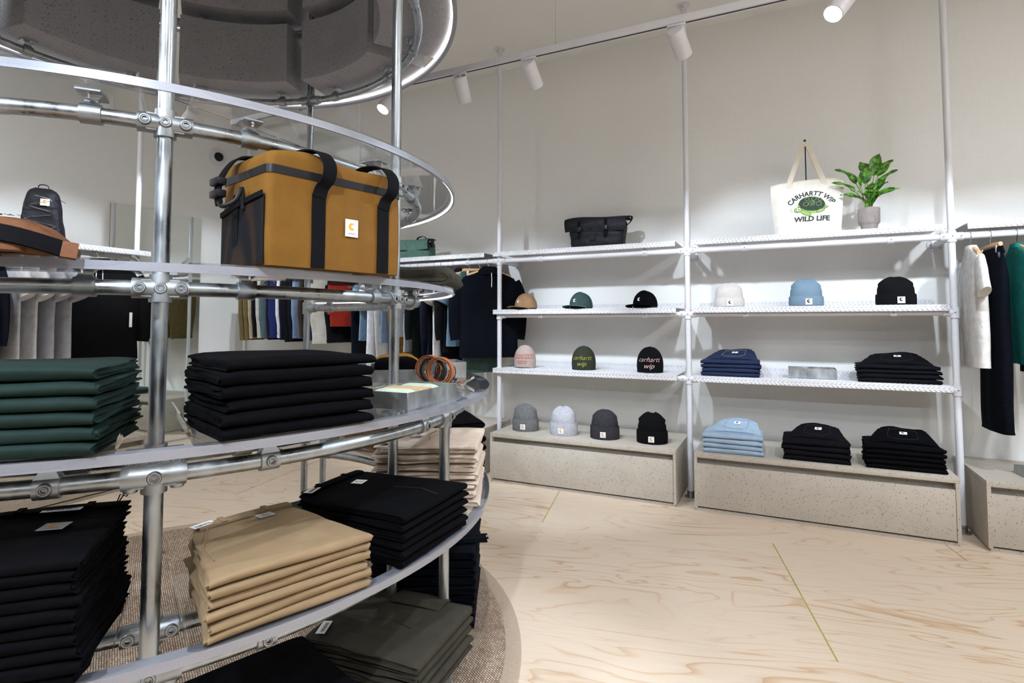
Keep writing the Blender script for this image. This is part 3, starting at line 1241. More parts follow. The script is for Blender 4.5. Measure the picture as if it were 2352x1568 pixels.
def brand_label(parent, c, r_, u_, w, h, mats=None, small=True, logo=.52):
    """white woven square with the C mark; c centre, r_ right, u_ up (unit vectors) in the parent's space"""
    mats = mats or (M_label, M_logo_o, M_ink)
    c, r_, u_ = Vector(c), Vector(r_).normalized(), Vector(u_).normalized()
    n_ = r_.cross(u_).normalized()
    lb = obj('brand_label', MB().obox(c+n_*.0006, r_*w/2, u_*h/2, n_*.0006), mats[0], parent)
    lb['label'] = 'small square brand label'
    lg = MB()
    k = logo*min(w, h)
    o_ = c+n_*.0015+u_*(h*.08)
    lg.add([o_+r_*(x*k)+u_*(y*k) for x, y in C_PTS], C_FACES)
    obj('logo', lg, mats[1], lb, fixn=False)
    if small:
        vs_, fs_ = TXT_SMALL
        s_ = w*.95
        t = MB().add([c+n_*.0015-u_*(h*.36)+r_*(x*s_)+u_*(y*s_) for x, y in vs_], fs_)
        obj('lettering', t, mats[2], lb, fixn=False)
    return lb


def paper_tag(parent, c, r_, u_, w, h, name='price_tag'):
    c, r_, u_ = Vector(c), Vector(r_).normalized(), Vector(u_).normalized()
    n_ = r_.cross(u_).normalized()
    tg = obj(name, MB().obox(c+n_*.0006, r_*w/2, u_*h/2, n_*.0005), M_paper, parent)
    br = MB()
    x = -.38
    rr = random.Random(int(abs(c.x*1000))+3)
    while x < .38:
        wd = rr.choice((.012, .02, .035))
        q = c+n_*.00135+r_*(w*(x+wd/2))-u_*(h*.1)
        br.add([q-r_*(w*wd/2)-u_*(h*.2), q+r_*(w*wd/2)-u_*(h*.2), q+r_*(w*wd/2)+u_*(h*.2), q-r_*(w*wd/2)+u_*(h*.2)], [(0, 1, 2, 3)])
        x += wd+rr.choice((.012, .02, .03))
    bo = obj('barcode', br, M_ink, tg, fixn=False)
    bo['kind'] = 'stuff'
    return tg


# ================================================================== folded garments
def fold_mesh(name, material, w, d, t, seed=0, layers=2, back_w=None, skew=0.0, rough=1.0, sag=0.0, back_z=1.0):
    """a garment folded over towards the front: nested turns of cloth, layered edges at both sides.
    x across, y from the front fold to the back, z up from the surface it lies on"""
    back_w = back_w or w
    b = MB()
    L = layers
    s_ = t/(2*L)
    nu = 14
    for j in range(L):
        zlo, zhi = s_*(j+.5), t-s_*(j+.5)
        r_ = (zhi-zlo)/2
        yc = t*.5
        path = []
        dj = d-.012*j-.01*abs(nz(seed, j*3.1))
        for i in range(7):
            path.append((dj-(dj-yc)*i/6, zlo))
        if r_ > 1e-4:
            for i in range(1, 7):
                a = -PI/2-PI*i/7
                path.append((yc+r_*1.05*math.cos(a), t/2+r_*math.sin(a)))
        for i in range(7):
            path.append((yc+(dj-.01*nz(seed+2, j)-yc)*i/6, zhi))
        # thicken the path
        pl = [Vector((p[0], p[1])) for p in path]
        hs = s_*.47
        up_, dn_ = [], []
        for i, p in enumerate(pl):
            tg = (pl[min(i+1, len(pl)-1)]-pl[max(i-1, 0)]).normalized()
            nn = Vector((-tg.y, tg.x))
            up_.append(p+nn*hs)
            dn_.append(p-nn*hs)
        prof = up_+dn_[::-1]
        m = len(prof)
        vs_ = []
        for iu in range(nu+1):
            u = iu/nu
            # gather more rows near both ends so that the rims round off
            u = .5-.5*math.cos(PI*u) if True else u
            for k, q in enumerate(prof):
                y, z = q.x, q.y
                fy = min(1, max(0, y/d))
                wd = w+(back_w-w)*fy
                e = abs(2*u-1)
                x = (u-.5)*wd+skew*fy
                edge = max(0, (e-.75)/.25)
                x += (.012*nz(y*9, z*45+seed, j*5+seed*1.7)+.003*nz(y*20, z*60, seed))*rough*edge*(1 if u > .5 else -1)
                zz = z*(1-.20*edge*edge)*(1+.10*nz(seed*1.9, 2.0, x*3)*rough)
                zz += t*.13*nz(x*5+seed*3.3, y*5, 1.0)*(z/t)*rough
                zz += t*.20*nz(x*11, seed*2.2+5, 3)*(z/t)*max(0, 1-fy*3)*.5*rough
                zz += t*.35*(back_z-1)*fy*(z/t)
                zz -= sag*fy*fy*(z/t)
                yy = y+.006*nz(x*4+seed, z*50, 7)*rough
                vs_.append((x, yy, max(.0004*(1+j), zz)))
        fs_ = []
        for iu in range(nu):
            for k in range(m):
                k2 = (k+1) % m
                fs_.append((iu*m+k, iu*m+k2, (iu+1)*m+k2, (iu+1)*m+k))
        h_ = m//2
        for base, fl in ((0, True), (nu*m, False)):
            for k in range(h_-1):
                q = (base+k, base+k+1, base+m-2-k, base+m-1-k)
                fs_.append(q[::-1] if fl else q)
        b.add(vs_, fs_)
    return b.mesh(name, material, sharp=60, fixn=True)


ORD = ['topmost', 'second from top', 'third from top', 'fourth from top', 'fifth from top', 'sixth from top', 'seventh from top',
       'eighth from top', 'ninth from top', 'tenth from top', 'eleventh from top']


def stack(name, cat, material, noun, where, n, t, w, d, z0, pos=None, polar=None, rz=None, seed=1, back_w=None, skew=0, layers=2,
          jitter=.006, rough=1.0, lean=0.0, top_d=None):
    """a pile of folded garments; returns the topmost one.  polar=(radius of front edge, angle) on the round rack"""
    if polar:
        r_, a = polar
        pos = RC+Vector((r_*math.cos(rad(a)), r_*math.sin(rad(a)), 0))
        rz = rad(a+90)
    kinds = [fold_mesh(name, material, w, d, t, seed*10+k, layers, back_w, skew, rough) for k in range(min(n, 5))]
    rr = random.Random(seed)
    ax = Vector((math.cos(rz), math.sin(rz), 0))
    ay = Vector((-math.sin(rz), math.cos(rz), 0))
    top = None
    for i in range(n):
        k = n-1-i
        q = Vector((pos[0], pos[1], z0+i*t*1.03))+ax*rr.uniform(-jitter, jitter)+ay*(rr.uniform(-jitter, jitter)*.6+lean*i)
        o = link(name, kinds[i % len(kinds)], None, q, rz+rr.uniform(-.012, .012))
        which = ORD[k] if k < n-1 or n == 1 else 'bottom'
        if n == 1:
            tag(o, f'{noun} {where}', cat)
        else:
            tag(o, f'{which} {noun} {where}', cat, f'{noun} {where}')
        top = o
    return top


def top_detail(o, t, w, d, label_at=None, lw=.045, lh=.04, rot=0.0, tag_at=None, tw=.055, th=.032, trot=0.0, mats=None, seams=(), seam_mat=None, lift=.002, band=None, band_mat=None, small=True):
    """things sewn on the topmost garment"""
    zt = t*1.06+lift
    ca, sa = math.cos(rot), math.sin(rot)
    if label_at:
        brand_label(o, (label_at[0], label_at[1], zt), (ca, sa, 0), (-sa, ca, 0), lw, lh, mats, small=small)
    if tag_at:
        c2, s2 = math.cos(trot), math.sin(trot)
        paper_tag(o, (tag_at[0], tag_at[1], zt+.004), (c2, s2, .0), (-s2, c2, 0), tw, th)
    for k, pts in enumerate(seams):
        sm = MB().tube([(x, y, zt-.0006) for x, y in pts], .0013, 6, flat=.6)
        obj('stitched_seam', sm, seam_mat, o)
    if band:
        x0, y0, x1, y1, bw = band
        p, q = Vector((x0, y0, zt)), Vector((x1, y1, zt))
        ax = (q-p).normalized()
        ay = Vector((0, 0, 1)).cross(ax)
        bm_ = MB()
        bm_.slab(lambda u, v: p+(q-p)*u+ay*((v-.5)*bw)+Vector((0, 0, .002+.003*math.sin(PI*u)+.002*math.sin(PI*v))), 8, 4, Vector((0, 0, -.006)))
        obj('waistband', bm_, band_mat, o)
        for f in (.25, .72):
            c = p+(q-p)*f+Vector((0, 0, .0065))
            obj('belt_loop', MB().obox(c, ax*.008, ay*bw*.56, Vector((0, 0, .0016))), band_mat, o, bevel=.0008, bseg=1)


Z_T3, Z_T4, Z_T0, Z_T2 = SHELF_Z['t3'], SHELF_Z['t4'], SHELF_Z['t0'], SHELF_Z['t2']
M_seam_tan = mat('tan_stitching', (.30, .21, .12), .8, noise_s=50)
M_seam_blk = mat('black_stitching', (.02, .02, .024), .8, noise_s=50)
M_seam_olv = mat('olive_stitching', (.03, .028, .02), .8, noise_s=50)
M_gray_tag = mat('grey_brand_label', (.45, .47, .50), .8, noise_s=100, noise_a=.05)

# --- third tier (about waist height)
stack('folded_trousers', 'trousers', M_green, 'folded bottle green trousers', 'stacked at the left edge, middle shelf', 6, .0290, .44, .30, Z_T3, polar=(1.392, -45.2), seed=3, jitter=.004, layers=3)
stack('folded_trousers', 'trousers', M_black, 'folded black trousers', 'in the stack below the brown cooler bag', 6, .0298, .375, .32, Z_T3, polar=(1.392, -19.2), seed=4, jitter=.007, back_w=.36)
# --- fourth tier (knee height)
o = stack('folded_trousers', 'trousers', M_tan, 'folded tan trousers', 'in the stack right of the galvanised post', 6, .0232, .395, .37, Z_T4, polar=(1.385, -19.6), seed=5, jitter=.006, back_w=.27, skew=.0, layers=2, rough=1.3)
top_detail(o, .0232, .395, .37, (.04, .325), .045, .034, .12, (-.115, .352), .06, .026, .32, (M_gray_tag, M_logo_o, M_ink),
           seams=([(-.12, .24), (-.03, .262), (.09, .30)], [(-.16, .10), (-.155, .2), (-.12, .30), (-.10, .36)]), seam_mat=M_seam_tan, band=(-.13, .345, .13, .378, .036), band_mat=M_tan)
o = stack('folded_trousers', 'trousers', M_black, 'folded black trousers', 'in the stack between the tan and beige trousers', 6, .0245, .37, .42, Z_T4, polar=(1.385, .9), seed=6, jitter=.007, back_w=.33)
top_detail(o, .0245, .37, .42, (.02, .335), .045, .04, .25, (-.13, .40), .06, .03, .3, seams=([(.02, .02), (.05, .1), (.03, .2)],), seam_mat=M_seam_blk, band=(-.15, .405, .13, .425, .035), band_mat=M_black)
o = stack('folded_trousers', 'trousers', M_beige, 'folded pale beige trousers', 'in the stack beyond the black trousers', 7, .032, .38, .40, Z_T4, polar=(1.36, 25.0), seed=7, jitter=.012, layers=3, rough=1.6)
top_detail(o, .032, .38, .40, (-.02, .27), .045, .04, .4, (-.15, .36), .06, .03, .2, (M_gray_tag, M_logo_o, M_ink), seams=([(-.1, .2), (.0, .22), (.1, .2)],), seam_mat=M_seam_tan, band=(-.17, .36, .1, .39, .035), band_mat=M_beige)
lace = MB().tube([(-.06, .30, .04), (-.05, .285, .055), (-.03, .29, .05), (-.02, .27, .06), (0, .255, .046), (.012, .235, .045)], .0018, 6)
obj('drawcord', lace, M_webbing, o)
o = stack('folded_trousers', 'trousers', M_black, 'folded black trousers', 'in the tall stack at the lower left edge', 10, .0238, .40, .34, Z_T4, polar=(1.392, -45.0), seed=8, jitter=.008, back_w=.38)
top_detail(o, .0238, .40, .34, (.085, .20), .05, .045, -.1, (.06, .315), .08, .03, -.05, (M_gray_tag, M_logo_o, M_ink), band=(-.1, .325, .19, .335, .032), band_mat=M_black)
obj('drawcord', MB().tube([(.165, .325, .03), (.17, .335, .05), (.185, .33, .045), (.195, .335, .06), (.205, .345, .082)], .0015, 6), M_webbing, o)
obj('drawcord', MB().tube([(.168, .325, .03), (.18, .33, .052), (.2, .345, .07), (.225, .36, .085)], .0015, 6), M_webbing, o)
# behind, deeper on the tiers
stack('folded_trousers', 'trousers', M_brown, 'folded tobacco brown trousers', 'deep behind the beige trousers', 4, .034, .34, .30, Z_T4, polar=(1.32, 76.0), seed=9, jitter=.01)
stack('folded_trousers', 'trousers', M_black, 'folded black trousers', 'in the stack just behind the pale beige trousers', 7, .033, .38, .38, Z_T4, polar=(1.38, 45.5), seed=10, jitter=.01)
stack('folded_shirt', 'shirt', M_green, 'folded dark green shirt', 'half hidden behind the tan and black trousers', 1, .06, .30, .26, Z_T4, polar=(1.04, -6), seed=11)
# --- lowest tier
o = stack('folded_trousers', 'trousers', M_olive, 'folded dark olive cargo trousers', 'in the stack near the floor', 5, .031, .37, .42, Z_T0, polar=(1.375, 4.6), seed=12, jitter=.008, layers=3, rough=1.3)
top_detail(o, .031, .37, .42, (.155, .20), .05, .05, -.35, (-.135, .385), .075, .03, .35, seams=([(-.02, .30), (.0, .2), (-.03, .12)],), seam_mat=M_seam_olv)
fl = MB().slab(lambda u, v: Vector((.10+.085*u, .09+.20*v, .0345+.006*math.sin(PI*u)+.003*math.sin(PI*v))), 6, 6, Vector((0, 0, -.004)))
obj('pocket_flap', fl, M_olive, o)
stack('folded_trousers', 'trousers', M_black, 'folded black trousers', 'in the low stack below the tan trousers', 6, .027, .38, .42, Z_T0, polar=(1.36, -18.5), seed=13, jitter=.008)
o = stack('folded_trousers', 'trousers', M_navyblk, 'folded blue-black trousers', 'in the tall low stack beside the rug edge', 9, .0315, .40, .40, Z_T0, polar=(1.345, 26.5), seed=14, jitter=.007)
top_detail(o, .0315, .40, .40, (-.09, .06), .045, .045, .2, band=(-.13, -.0+.015, -.05, .03, .12), band_mat=M_navyblk)
stack('folded_trousers', 'trousers', M_black, 'folded black trousers', 'in the lowest stack at the left edge', 5, .028, .40, .40, Z_T0, polar=(1.36, -45.0), seed=15)
# --- second tier
stack('folded_garment', 'clothing', M_olive, 'folded dark olive garment', 'on the upper shelf end beside the post', 1, .075, .36, .30, Z_T2, polar=(1.26, 24.5), seed=16, rough=1.2)

# --- wall shelves
M_indigo = fabric('indigo_denim', (.012, .021, .055), .85, wr=.4, a=.12)
M_lightd = fabric('light_blue_denim', (.33, .43, .55), .85, wr=.4, a=.07)
ZS3, ZP = .9365, .4105
jm = (M_label, M_ink, M_ink)


def jeans(material, noun, where, n, t, x0, x1, y, z, seed, smat, la=(.05, .24)):
    w = x1-x0
    d = .30
    o = stack('folded_jeans', 'jeans', material, noun, where, n, t, w, d, z, pos=((x0+x1)/2, y), rz=0, seed=seed, jitter=.005, back_w=w*.94, layers=2)
    # the topmost pair: the seat stands up behind the fold, with patch pocket and label
    b = MB()

    def f(u, v):
        k = 1-.32*v
        return Vector(((u-.5)*w*k*.94+.03*v, .085+.20*v, t+.004+.060*v**.85+.006*math.sin(PI*u)-.010*(abs(2*u-1)**6)+.006*math.sin(u*7+seed)*v+.004*nz(u*5, v*5, seed)))
    b.slab(f, 14, 10, .02)
    obj('seat_panel', b, material, o, sharp=60)

    def g(u, v):
        p = f(u, v)
        return p+Vector((0, -.0012, .0022))
    for pts in ([(.25, .92), (.28, .3), (.42, .16), (.62, .16), (.75, .3), (.78, .92)], [(.25, .85), (.5, .86), (.78, .85)]):
        fine = []
        for i in range(len(pts)-1):
            for k in range(4):
                fine.append((pts[i][0]+(pts[i+1][0]-pts[i][0])*k/4, pts[i][1]+(pts[i+1][1]-pts[i][1])*k/4))
        fine.append(pts[-1])
        obj('pocket_stitching', MB().tube([g(*p) for p in fine], .0011, 5), smat, o)
    c = f(.53, .58)+Vector((0, -.002, .003))
    uv = (f(.53, .7)-f(.53, .5)).normalized()
    brand_label(o, c, (1, 0, 0), uv, .042, .036, jm, small=False, logo=.6)
    bb = MB().slab(lambda u, v: f(.06+.88*u, 1.0)+Vector((0, -.004+.006*v, .004-.03*v)), 10, 2, .008)
    obj('waistband', bb, material, o)
    return o


M_st_ind = mat('tan_jean_stitching', (.35, .26, .16), .8, noise_s=50)
M_st_lt = mat('grey_jean_stitching', (.26, .32, .40), .8, noise_s=50)
jeans(M_indigo, 'folded indigo jeans', 'on the right bay shelf, left end', 4, .030, -.545, -.13, 4.50, ZS3, 21, M_st_ind)
jeans(M_black2, 'folded washed black jeans', 'on the right bay shelf, right end', 4, .029, .49, .955, 4.50, ZS3, 22, M_seam_blk)
jeans(M_lightd, 'folded light blue jeans', 'on the right plinth', 4, .034, -.515, -.115, 4.245, ZP, 23, M_st_lt)
jeans(M_black2, 'folded washed black jeans', 'in the middle of the right plinth', 4, .034, .01, .405, 4.25, ZP, 24, M_seam_blk)
jeans(M_black, 'folded jet black jeans', 'at the right end of the right plinth', 5, .030, .495, .915, 4.245, ZP, 25, M_seam_blk)

# ================================================================== hats on the shelves
def rib_knit(name, col, scale=160, mel=.05):
    m = mat(name, col, .9, noise_s=60, noise_a=mel, spec=.12)
    nt = m.node_tree
    b = nt.nodes['Principled BSDF']
    tc = [n for n in nt.nodes if n.type == 'TEX_COORD'][0]
    w = nt.nodes.new('ShaderNodeTexWave')
    w.inputs['Scale'].default_value = scale
    w.inputs['Distortion'].default_value = 2.5
    nt.links.new(tc.outputs['Object'], w.inputs['Vector'])
    bp = nt.nodes.new('ShaderNodeBump')
    bp.inputs['Strength'].default_value = .45
    bp.inputs['Distance'].default_value = .002
    nt.links.new(w.outputs[0], bp.inputs['Height'])
    nt.links.new(bp.outputs[0], b.inputs['Normal'])
    return m


def beanie(x, y, z, w, h, material, label, cuff=None, labelmats=None, seed=0, rz=0.0, lettering=None, ears=1.0, skull=False):
    t = thing('knit_beanie', label, 'beanie', (x, y, z), rz, 'knit beanies')
    rx, ry = w/2, w/2*.86

    def rs(f):
        """half widths at height fraction f"""
        if skull:
            k = math.sqrt(max(0.0, 1-max(0, (f-.25)/.75)**2.3))
            k *= .97+.03*min(1, f/.2)
            return rx*k, ry*k
        if f < .55:
            kx = 1.0-.03*max(0, (f-.3)/.25)
        else:
            kx = .97*math.sqrt(max(0, 1-((f-.55)/.45)**2.2*.93))
        ky = 1.0-.10*f if f < .5 else .95-.80*((f-.5)/.5)**2.0
        kx *= 1+.045*ears*math.exp(-((f-.78)/.05)**2)-.035*ears*math.exp(-((f-.66)/.05)**2)
        return rx*kx, max(.004, ry*ky)

    def pt(a, f, out=0.0):
        ax_, ay_ = rs(f)
        wob = .0
        if not skull:
            wob = .006*nz(math.cos(a)*1.6+seed, math.sin(a)*1.6, f*3)*min(1, f*1.6)+.010*ears*max(0, f-.75)*4*nz(math.cos(a)*2.2, seed*1.3, 4)
        px_ = (ax_+out)*math.cos(a)*(1+wob*4)
        py_ = (ay_+out)*math.sin(a)*(1+wob*4)
        zz = f*h
        if f > .75 and not skull:
            zz += .010*ears*(f-.75)*4*(math.cos(2*a)*.4+nz(math.cos(a)*1.5, seed, 2))
        return Vector((px_, py_, max(0.0005, zz)))
    N, R = 40, 22
    b = MB()
    fr = [(i/R)**.9 for i in range(R+1)]
    b.add([pt(2*PI*k/N, f) for f in fr for k in range(N)],
          [(i*N+k, i*N+(k+1) % N, (i+1)*N+(k+1) % N, (i+1)*N+k) for i in range(R) for k in range(N)]+[tuple(range(N-1, -1, -1)), tuple(R*N+k for k in range(N))])
    obj('crown', b, material, t, sharp=70)
    if cuff:
        fc = cuff/h
        prof = [(0.0, .001), (.0, .005), (.06, .0075), (.5, .009), (.92, .0085), (1.0, .006), (1.0, .001)]
        b = MB()
        b.add([pt(2*PI*k/N, fc*f, o_+.002*nz(math.cos(2*PI*k/N)*3, math.sin(2*PI*k/N)*3, seed)) for f, o_ in prof for k in range(N)],
              [(i*N+k, i*N+(k+1) % N, (i+1)*N+(k+1) % N, (i+1)*N+k) for i in range(len(prof)-1) for k in range(N)])
        obj('cuff', b, material, t, sharp=60)
        c = pt(-PI/2+.12, fc*.42, .0112)
        d1 = (pt(-PI/2+.2, fc*.42, .0112)-pt(-PI/2+.04, fc*.42, .0112)).normalized()
        brand_label(t, c, d1, (0, 0, 1), .044, .044, labelmats, logo=.55)
    if lettering:
        for word, size, f0, shear, lm, out, off in lettering:
            vs_, fs_ = text_geo(word, size, shear, off)
            vs_, fs_ = split_geo(vs_, fs_, .012)
            lb = MB()
            lb.add([pt(-PI/2+.06+x_/(w*.47), min(.97, f0+y_/h), out) for x_, y_ in vs_], fs_)
            obj('lettering', lb, lm, t, fixn=False)
    # dark inside rim
    obj('inner_band', MB().lathe([(rx*.72, .0003), (rx*.9, .0003), (rx*.9, .004), (rx*.72, .004)], 32, caps=False), M_ink, t)
    return t


def cap(x, y, z, material, brimmat, label, rz, logo_mat):
    t = thing('baseball_cap', label, 'cap', (x, y, z), rz, 'baseball caps')
    R, H = .098, .128

    def pt(a, f, o_=0.0):
        k = math.sqrt(max(0, 1-f**2.4))
        front = max(0, -math.sin(a))
        return Vector(((R+o_)*k*math.cos(a), (R*1.06+o_)*k*math.sin(a)-.004*front, .012+H*f*(1+.05*front)+o_*.5))
    N, S = 36, 14
    fr = [math.sin(PI/2*i/S) for i in range(S+1)]
    fr[-1] = .999
    b = MB().add([pt(2*PI*k/N, f) for f in fr for k in range(N)],
                 [(i*N+k, i*N+(k+1) % N, (i+1)*N+(k+1) % N, (i+1)*N+k) for i in range(S) for k in range(N)]+[tuple(S*N+k for k in range(N))])
    obj('crown', b, material, t, sharp=70)
    for k in range(6):
        a = -PI/2+PI/6+k*PI/3
        obj('panel_seam', MB().tube([pt(a, f, .0012) for f in fr[:-1]], .0012, 5), material, t)
        q = pt(a+PI/6, .80, .001)
        obj('eyelet', MB().lathe([(.002, 0), (.0038, .0006), (.0048, 0)], 10, c=q, caps=False), material, t)
    obj('top_button', MB().lathe([(.0, .005), (.005, .0045), (.008, .002), (.0085, 0)], 14, c=(0, 0, .012+H*1.01), caps=False), material, t)

    def br(u, v):
        a = rad(205+130*u)
        e = abs(2*u-1)
        r_ = R*1.0+.072*v*(1-e**3)**.5
        return Vector((r_*math.cos(a), r_*1.06*math.sin(a)-.004, .022-.004*v-.020*(e**2)*(.5+.5*v)+.006*v*(1-e)))
    obj('brim', MB().slab(br, 20, 8, .0035), brimmat, t, sharp=60)
    obj('sweatband', MB().lathe([(R*.95, .001), (R*.99, .001), (R*.99, .014), (R*.95, .014)], 32, caps=False), M_ink, t)
    lg = MB()
    lg.add([pt(-PI/2+.05+x_*.026/R, .42+y_*.026/H, .0016) for x_, y_ in C_PTS], C_FACES)
    obj('logo', lg, logo_mat, t, fixn=False)


M_capt = fabric('camel_cotton', (.27, .165, .085), .85)
M_capg = fabric('washed_green_cotton', (.035, .065, .062), .85)
M_capgb = fabric('pale_green_cotton', (.085, .14, .14), .85)
ZS2 = 1.4645
cap(-2.07, 4.60, ZS2, M_capt, M_capt, 'camel brown cap at the left end of the upper hat shelf', rad(-22), M_label)
cap(-1.545, 4.60, ZS2, M_capg, M_capgb, 'washed green cap in the middle of the upper hat shelf', rad(-18), M_label)
cap(-.99, 4.60, ZS2, M_black, M_black, 'black cap with white mark at the right of the hat shelf', rad(-20), M_label)
K_cream = rib_knit('cream_rib_knit', (.60, .565, .535))
K_blue = rib_knit('pale_blue_rib_knit', (.19, .28, .37))
K_black = rib_knit('black_rib_knit', (.004, .004, .005))
K_grey = rib_knit('grey_melange_knit', (.17, .17, .175), mel=.2)
K_ltgrey = rib_knit('ash_melange_knit', (.48, .48, .53), mel=.13)
K_char = rib_knit('charcoal_melange_knit', (.04, .038, .045), mel=.2)
K_pink = rib_knit('dusty_pink_knit', (.47, .37, .33))
K_olive = rib_knit('forest_olive_knit', (.035, .042, .026))
bw = (M_label, M_ink, M_ink)
beanie(-.342, 4.60, ZS2, .205, .185, K_cream, 'cream white cuffed beanie on the right bay upper shelf', .068, bw, 1, ears=.5)
beanie(.186, 4.60, ZS2, .212, .195, K_blue, 'pale blue cuffed beanie between the cream and black beanies', .07, bw, 2, ears=1)
beanie(.735, 4.60, ZS2, .222, .195, K_black, 'black cuffed beanie at the right end of the upper shelf', .075, bw, 3, ears=1)
M_yel = mat('moss_yellow_yarn', (.33, .33, .06), .9, noise_s=150)
M_pnk = mat('pale_pink_yarn', (.62, .40, .36), .9, noise_s=150)
M_crm = mat('cream_yarn', (.72, .66, .50), .9, noise_s=150)
M_red = mat('dark_red_yarn', (.35, .03, .05), .9, noise_s=150)
beanie(-2.10, 4.64, ZS3, .205, .205, K_pink, 'dusty pink beanie with cream and red lettering', seed=4, skull=True,
       lettering=[('CARHARTT', .046, .42, .1, M_red, .0022, .003), ('CARHARTT', .045, .42, .1, M_crm, .0032, -.0006), ('W I P', .036, .18, .2, M_red, .0022, .003), ('W I P', .036, .18, .2, M_crm, .0032, -.0004)])
beanie(-1.545, 4.66, ZS3, .212, .205, K_olive, 'forest green beanie with yellow script lettering', seed=5, skull=True,
       lettering=[('carhartt', .054, .42, .45, M_yel, .0025, -.0004), ('wip', .056, .17, .4, M_yel, .0025, 0)])
beanie(-.965, 4.64, ZS3, .215, .210, K_black, 'black beanie with pink script lettering', seed=6, skull=True,
       lettering=[('carhartt', .055, .42, .45, M_pnk, .0025, -.0004), ('wip', .057, .17, .4, M_pnk, .0025, 0)])
bo_ = (M_label, M_logo_o, M_ink)
beanie(-2.01, 4.45, ZP, .218, .226, K_grey, 'grey melange cuffed beanie, leftmost on the plinth', .10, bo_, 7, rz=.05)
beanie(-1.645, 4.42, ZP, .222, .226, K_ltgrey, 'ash white cuffed beanie on the plinth', .10, bo_, 8)
beanie(-1.29, 4.42, ZP, .222, .226, K_char, 'charcoal cuffed beanie on the plinth', .10, bo_, 9)
beanie(-.91, 4.42, ZP, .222, .228, K_black, 'black cuffed beanie with orange label on the plinth', .095, bo_, 10, ears=1.7)


# ================================================================== bags
def puff(w, d, h, nx=5.0, taper=(1, 1), seed=0, wob=.006, N=48, R=18, top=.25, bulge=0.0, ytaper=(1, 1)):
    """soft box standing on z=0; superellipse plan, rounded top edge"""
    b = MB()
    vs_ = []
    for i in range(R+1):
        f = i/R
        k = taper[0]+(taper[1]-taper[0])*f
        ky = ytaper[0]+(ytaper[1]-ytaper[0])*f
        e = 1.0
        lim = 1-top*min(w, d)/h
        if f > lim:
            q = (f-lim)/(1-lim)
            e = math.sqrt(max(0.0, 1-q*q*.92))
        if f < .04:
            e = .965+.035*f/.04
        e2 = e if f > lim else e
        for kk in range(N):
            a = 2*PI*kk/N
            ca, sa = math.cos(a), math.sin(a)
            rr_ = (abs(ca)**nx+abs(sa)**nx)**(-1/nx)
            x_ = w/2*k*(1-(1-e2)*min(w, d)/w)*rr_*ca
            y_ = d/2*ky*(1-(1-e2)*min(w, d)/d)*rr_*sa
            bl = 1+bulge*math.sin(PI*f)*abs(sa)
            dx = wob*nz(x_*9+seed, y_*9, f*4)
            vs_.append(Vector((x_+dx, y_*bl+wob*nz(x_*8, y_*8+seed, f*5+3), max(0.0005, h*f+wob*.8*nz(x_*7+3, y_*7, seed)*f))))
    fs_ = [(i*N+k, i*N+(k+1) % N, (i+1)*N+(k+1) % N, (i+1)*N+k) for i in range(R) for k in range(N)]
    fs_ += [tuple(range(N-1, -1, -1)), tuple(R*N+k for k in range(N))]
    return b.add(vs_, fs_)


def ribbon(pts, w, th, side):
    """flat webbing along pts; side = width direction"""
    b = MB()
    pts = [Vector(p) for p in pts]
    sd = Vector(side).normalized()
    m = len(pts)
    vs_ = []
    for i, p in enumerate(pts):
        t = (pts[min(i+1, m-1)]-pts[max(i-1, 0)]).normalized()
        s2 = (sd-t*sd.dot(t)).normalized()
        n_ = t.cross(s2)
        vs_ += [p-s2*w/2-n_*th/2, p+s2*w/2-n_*th/2, p+s2*w/2+n_*th/2, p-s2*w/2+n_*th/2]
    fs_ = [(i*4+k, i*4+(k+1) % 4, i*4+4+(k+1) % 4, i*4+4+k) for i in range(m-1) for k in range(4)]
    fs_ += [(3, 2, 1, 0), tuple((m-1)*4+k for k in range(4))]
    return b.add(vs_, fs_)


def smooth(pts, n=6):
    """Catmull-Rom through points"""
    P = [Vector(p) for p in pts]
    P = [P[0]]+P+[P[-1]]
    out = []
    for i in range(1, len(P)-2):
        for k in range(n):
            t = k/n
            a, b_, c, d = P[i-1], P[i], P[i+1], P[i+2]
            out.append(.5*((2*b_)+(c-a)*t+(2*a-5*b_+4*c-d)*t*t+(3*b_-a-3*c+d)*t**3))
    out.append(P[-2])
    return out


M_nylon = fabric('black_nylon', (.010, .010, .014), .55, wr=.7)
ZS1 = 1.9905
# messenger bag on the top shelf
ms = thing('messenger_bag', 'black messenger bag with two buckled straps on the top shelf', 'bag', (-1.39, 4.60, ZS1), -.02)
obj('body', puff(.47, .15, .235, 5, (.96, 1.1), 3, .010, bulge=.12), M_nylon, ms, sharp=60)


def flap(u, v):
    x_ = (u-.5)*(.55-.015*v)
    e = abs(2*u-1)
    if v < .35:
        q = v/.35
        return Vector((x_, .07-.145*q, .240+.016*math.sin(PI*q*.8)+.010*math.sin(u*5+1)-.012*e**4))
    q = (v-.35)/.65
    return Vector((x_, -.082-.012*math.sin(PI*q)-.006*nz(u*4, v*3, 2), .244-.115*q+.010*math.sin(u*5+1)-.012*e**4+.012*(e**2)*q))


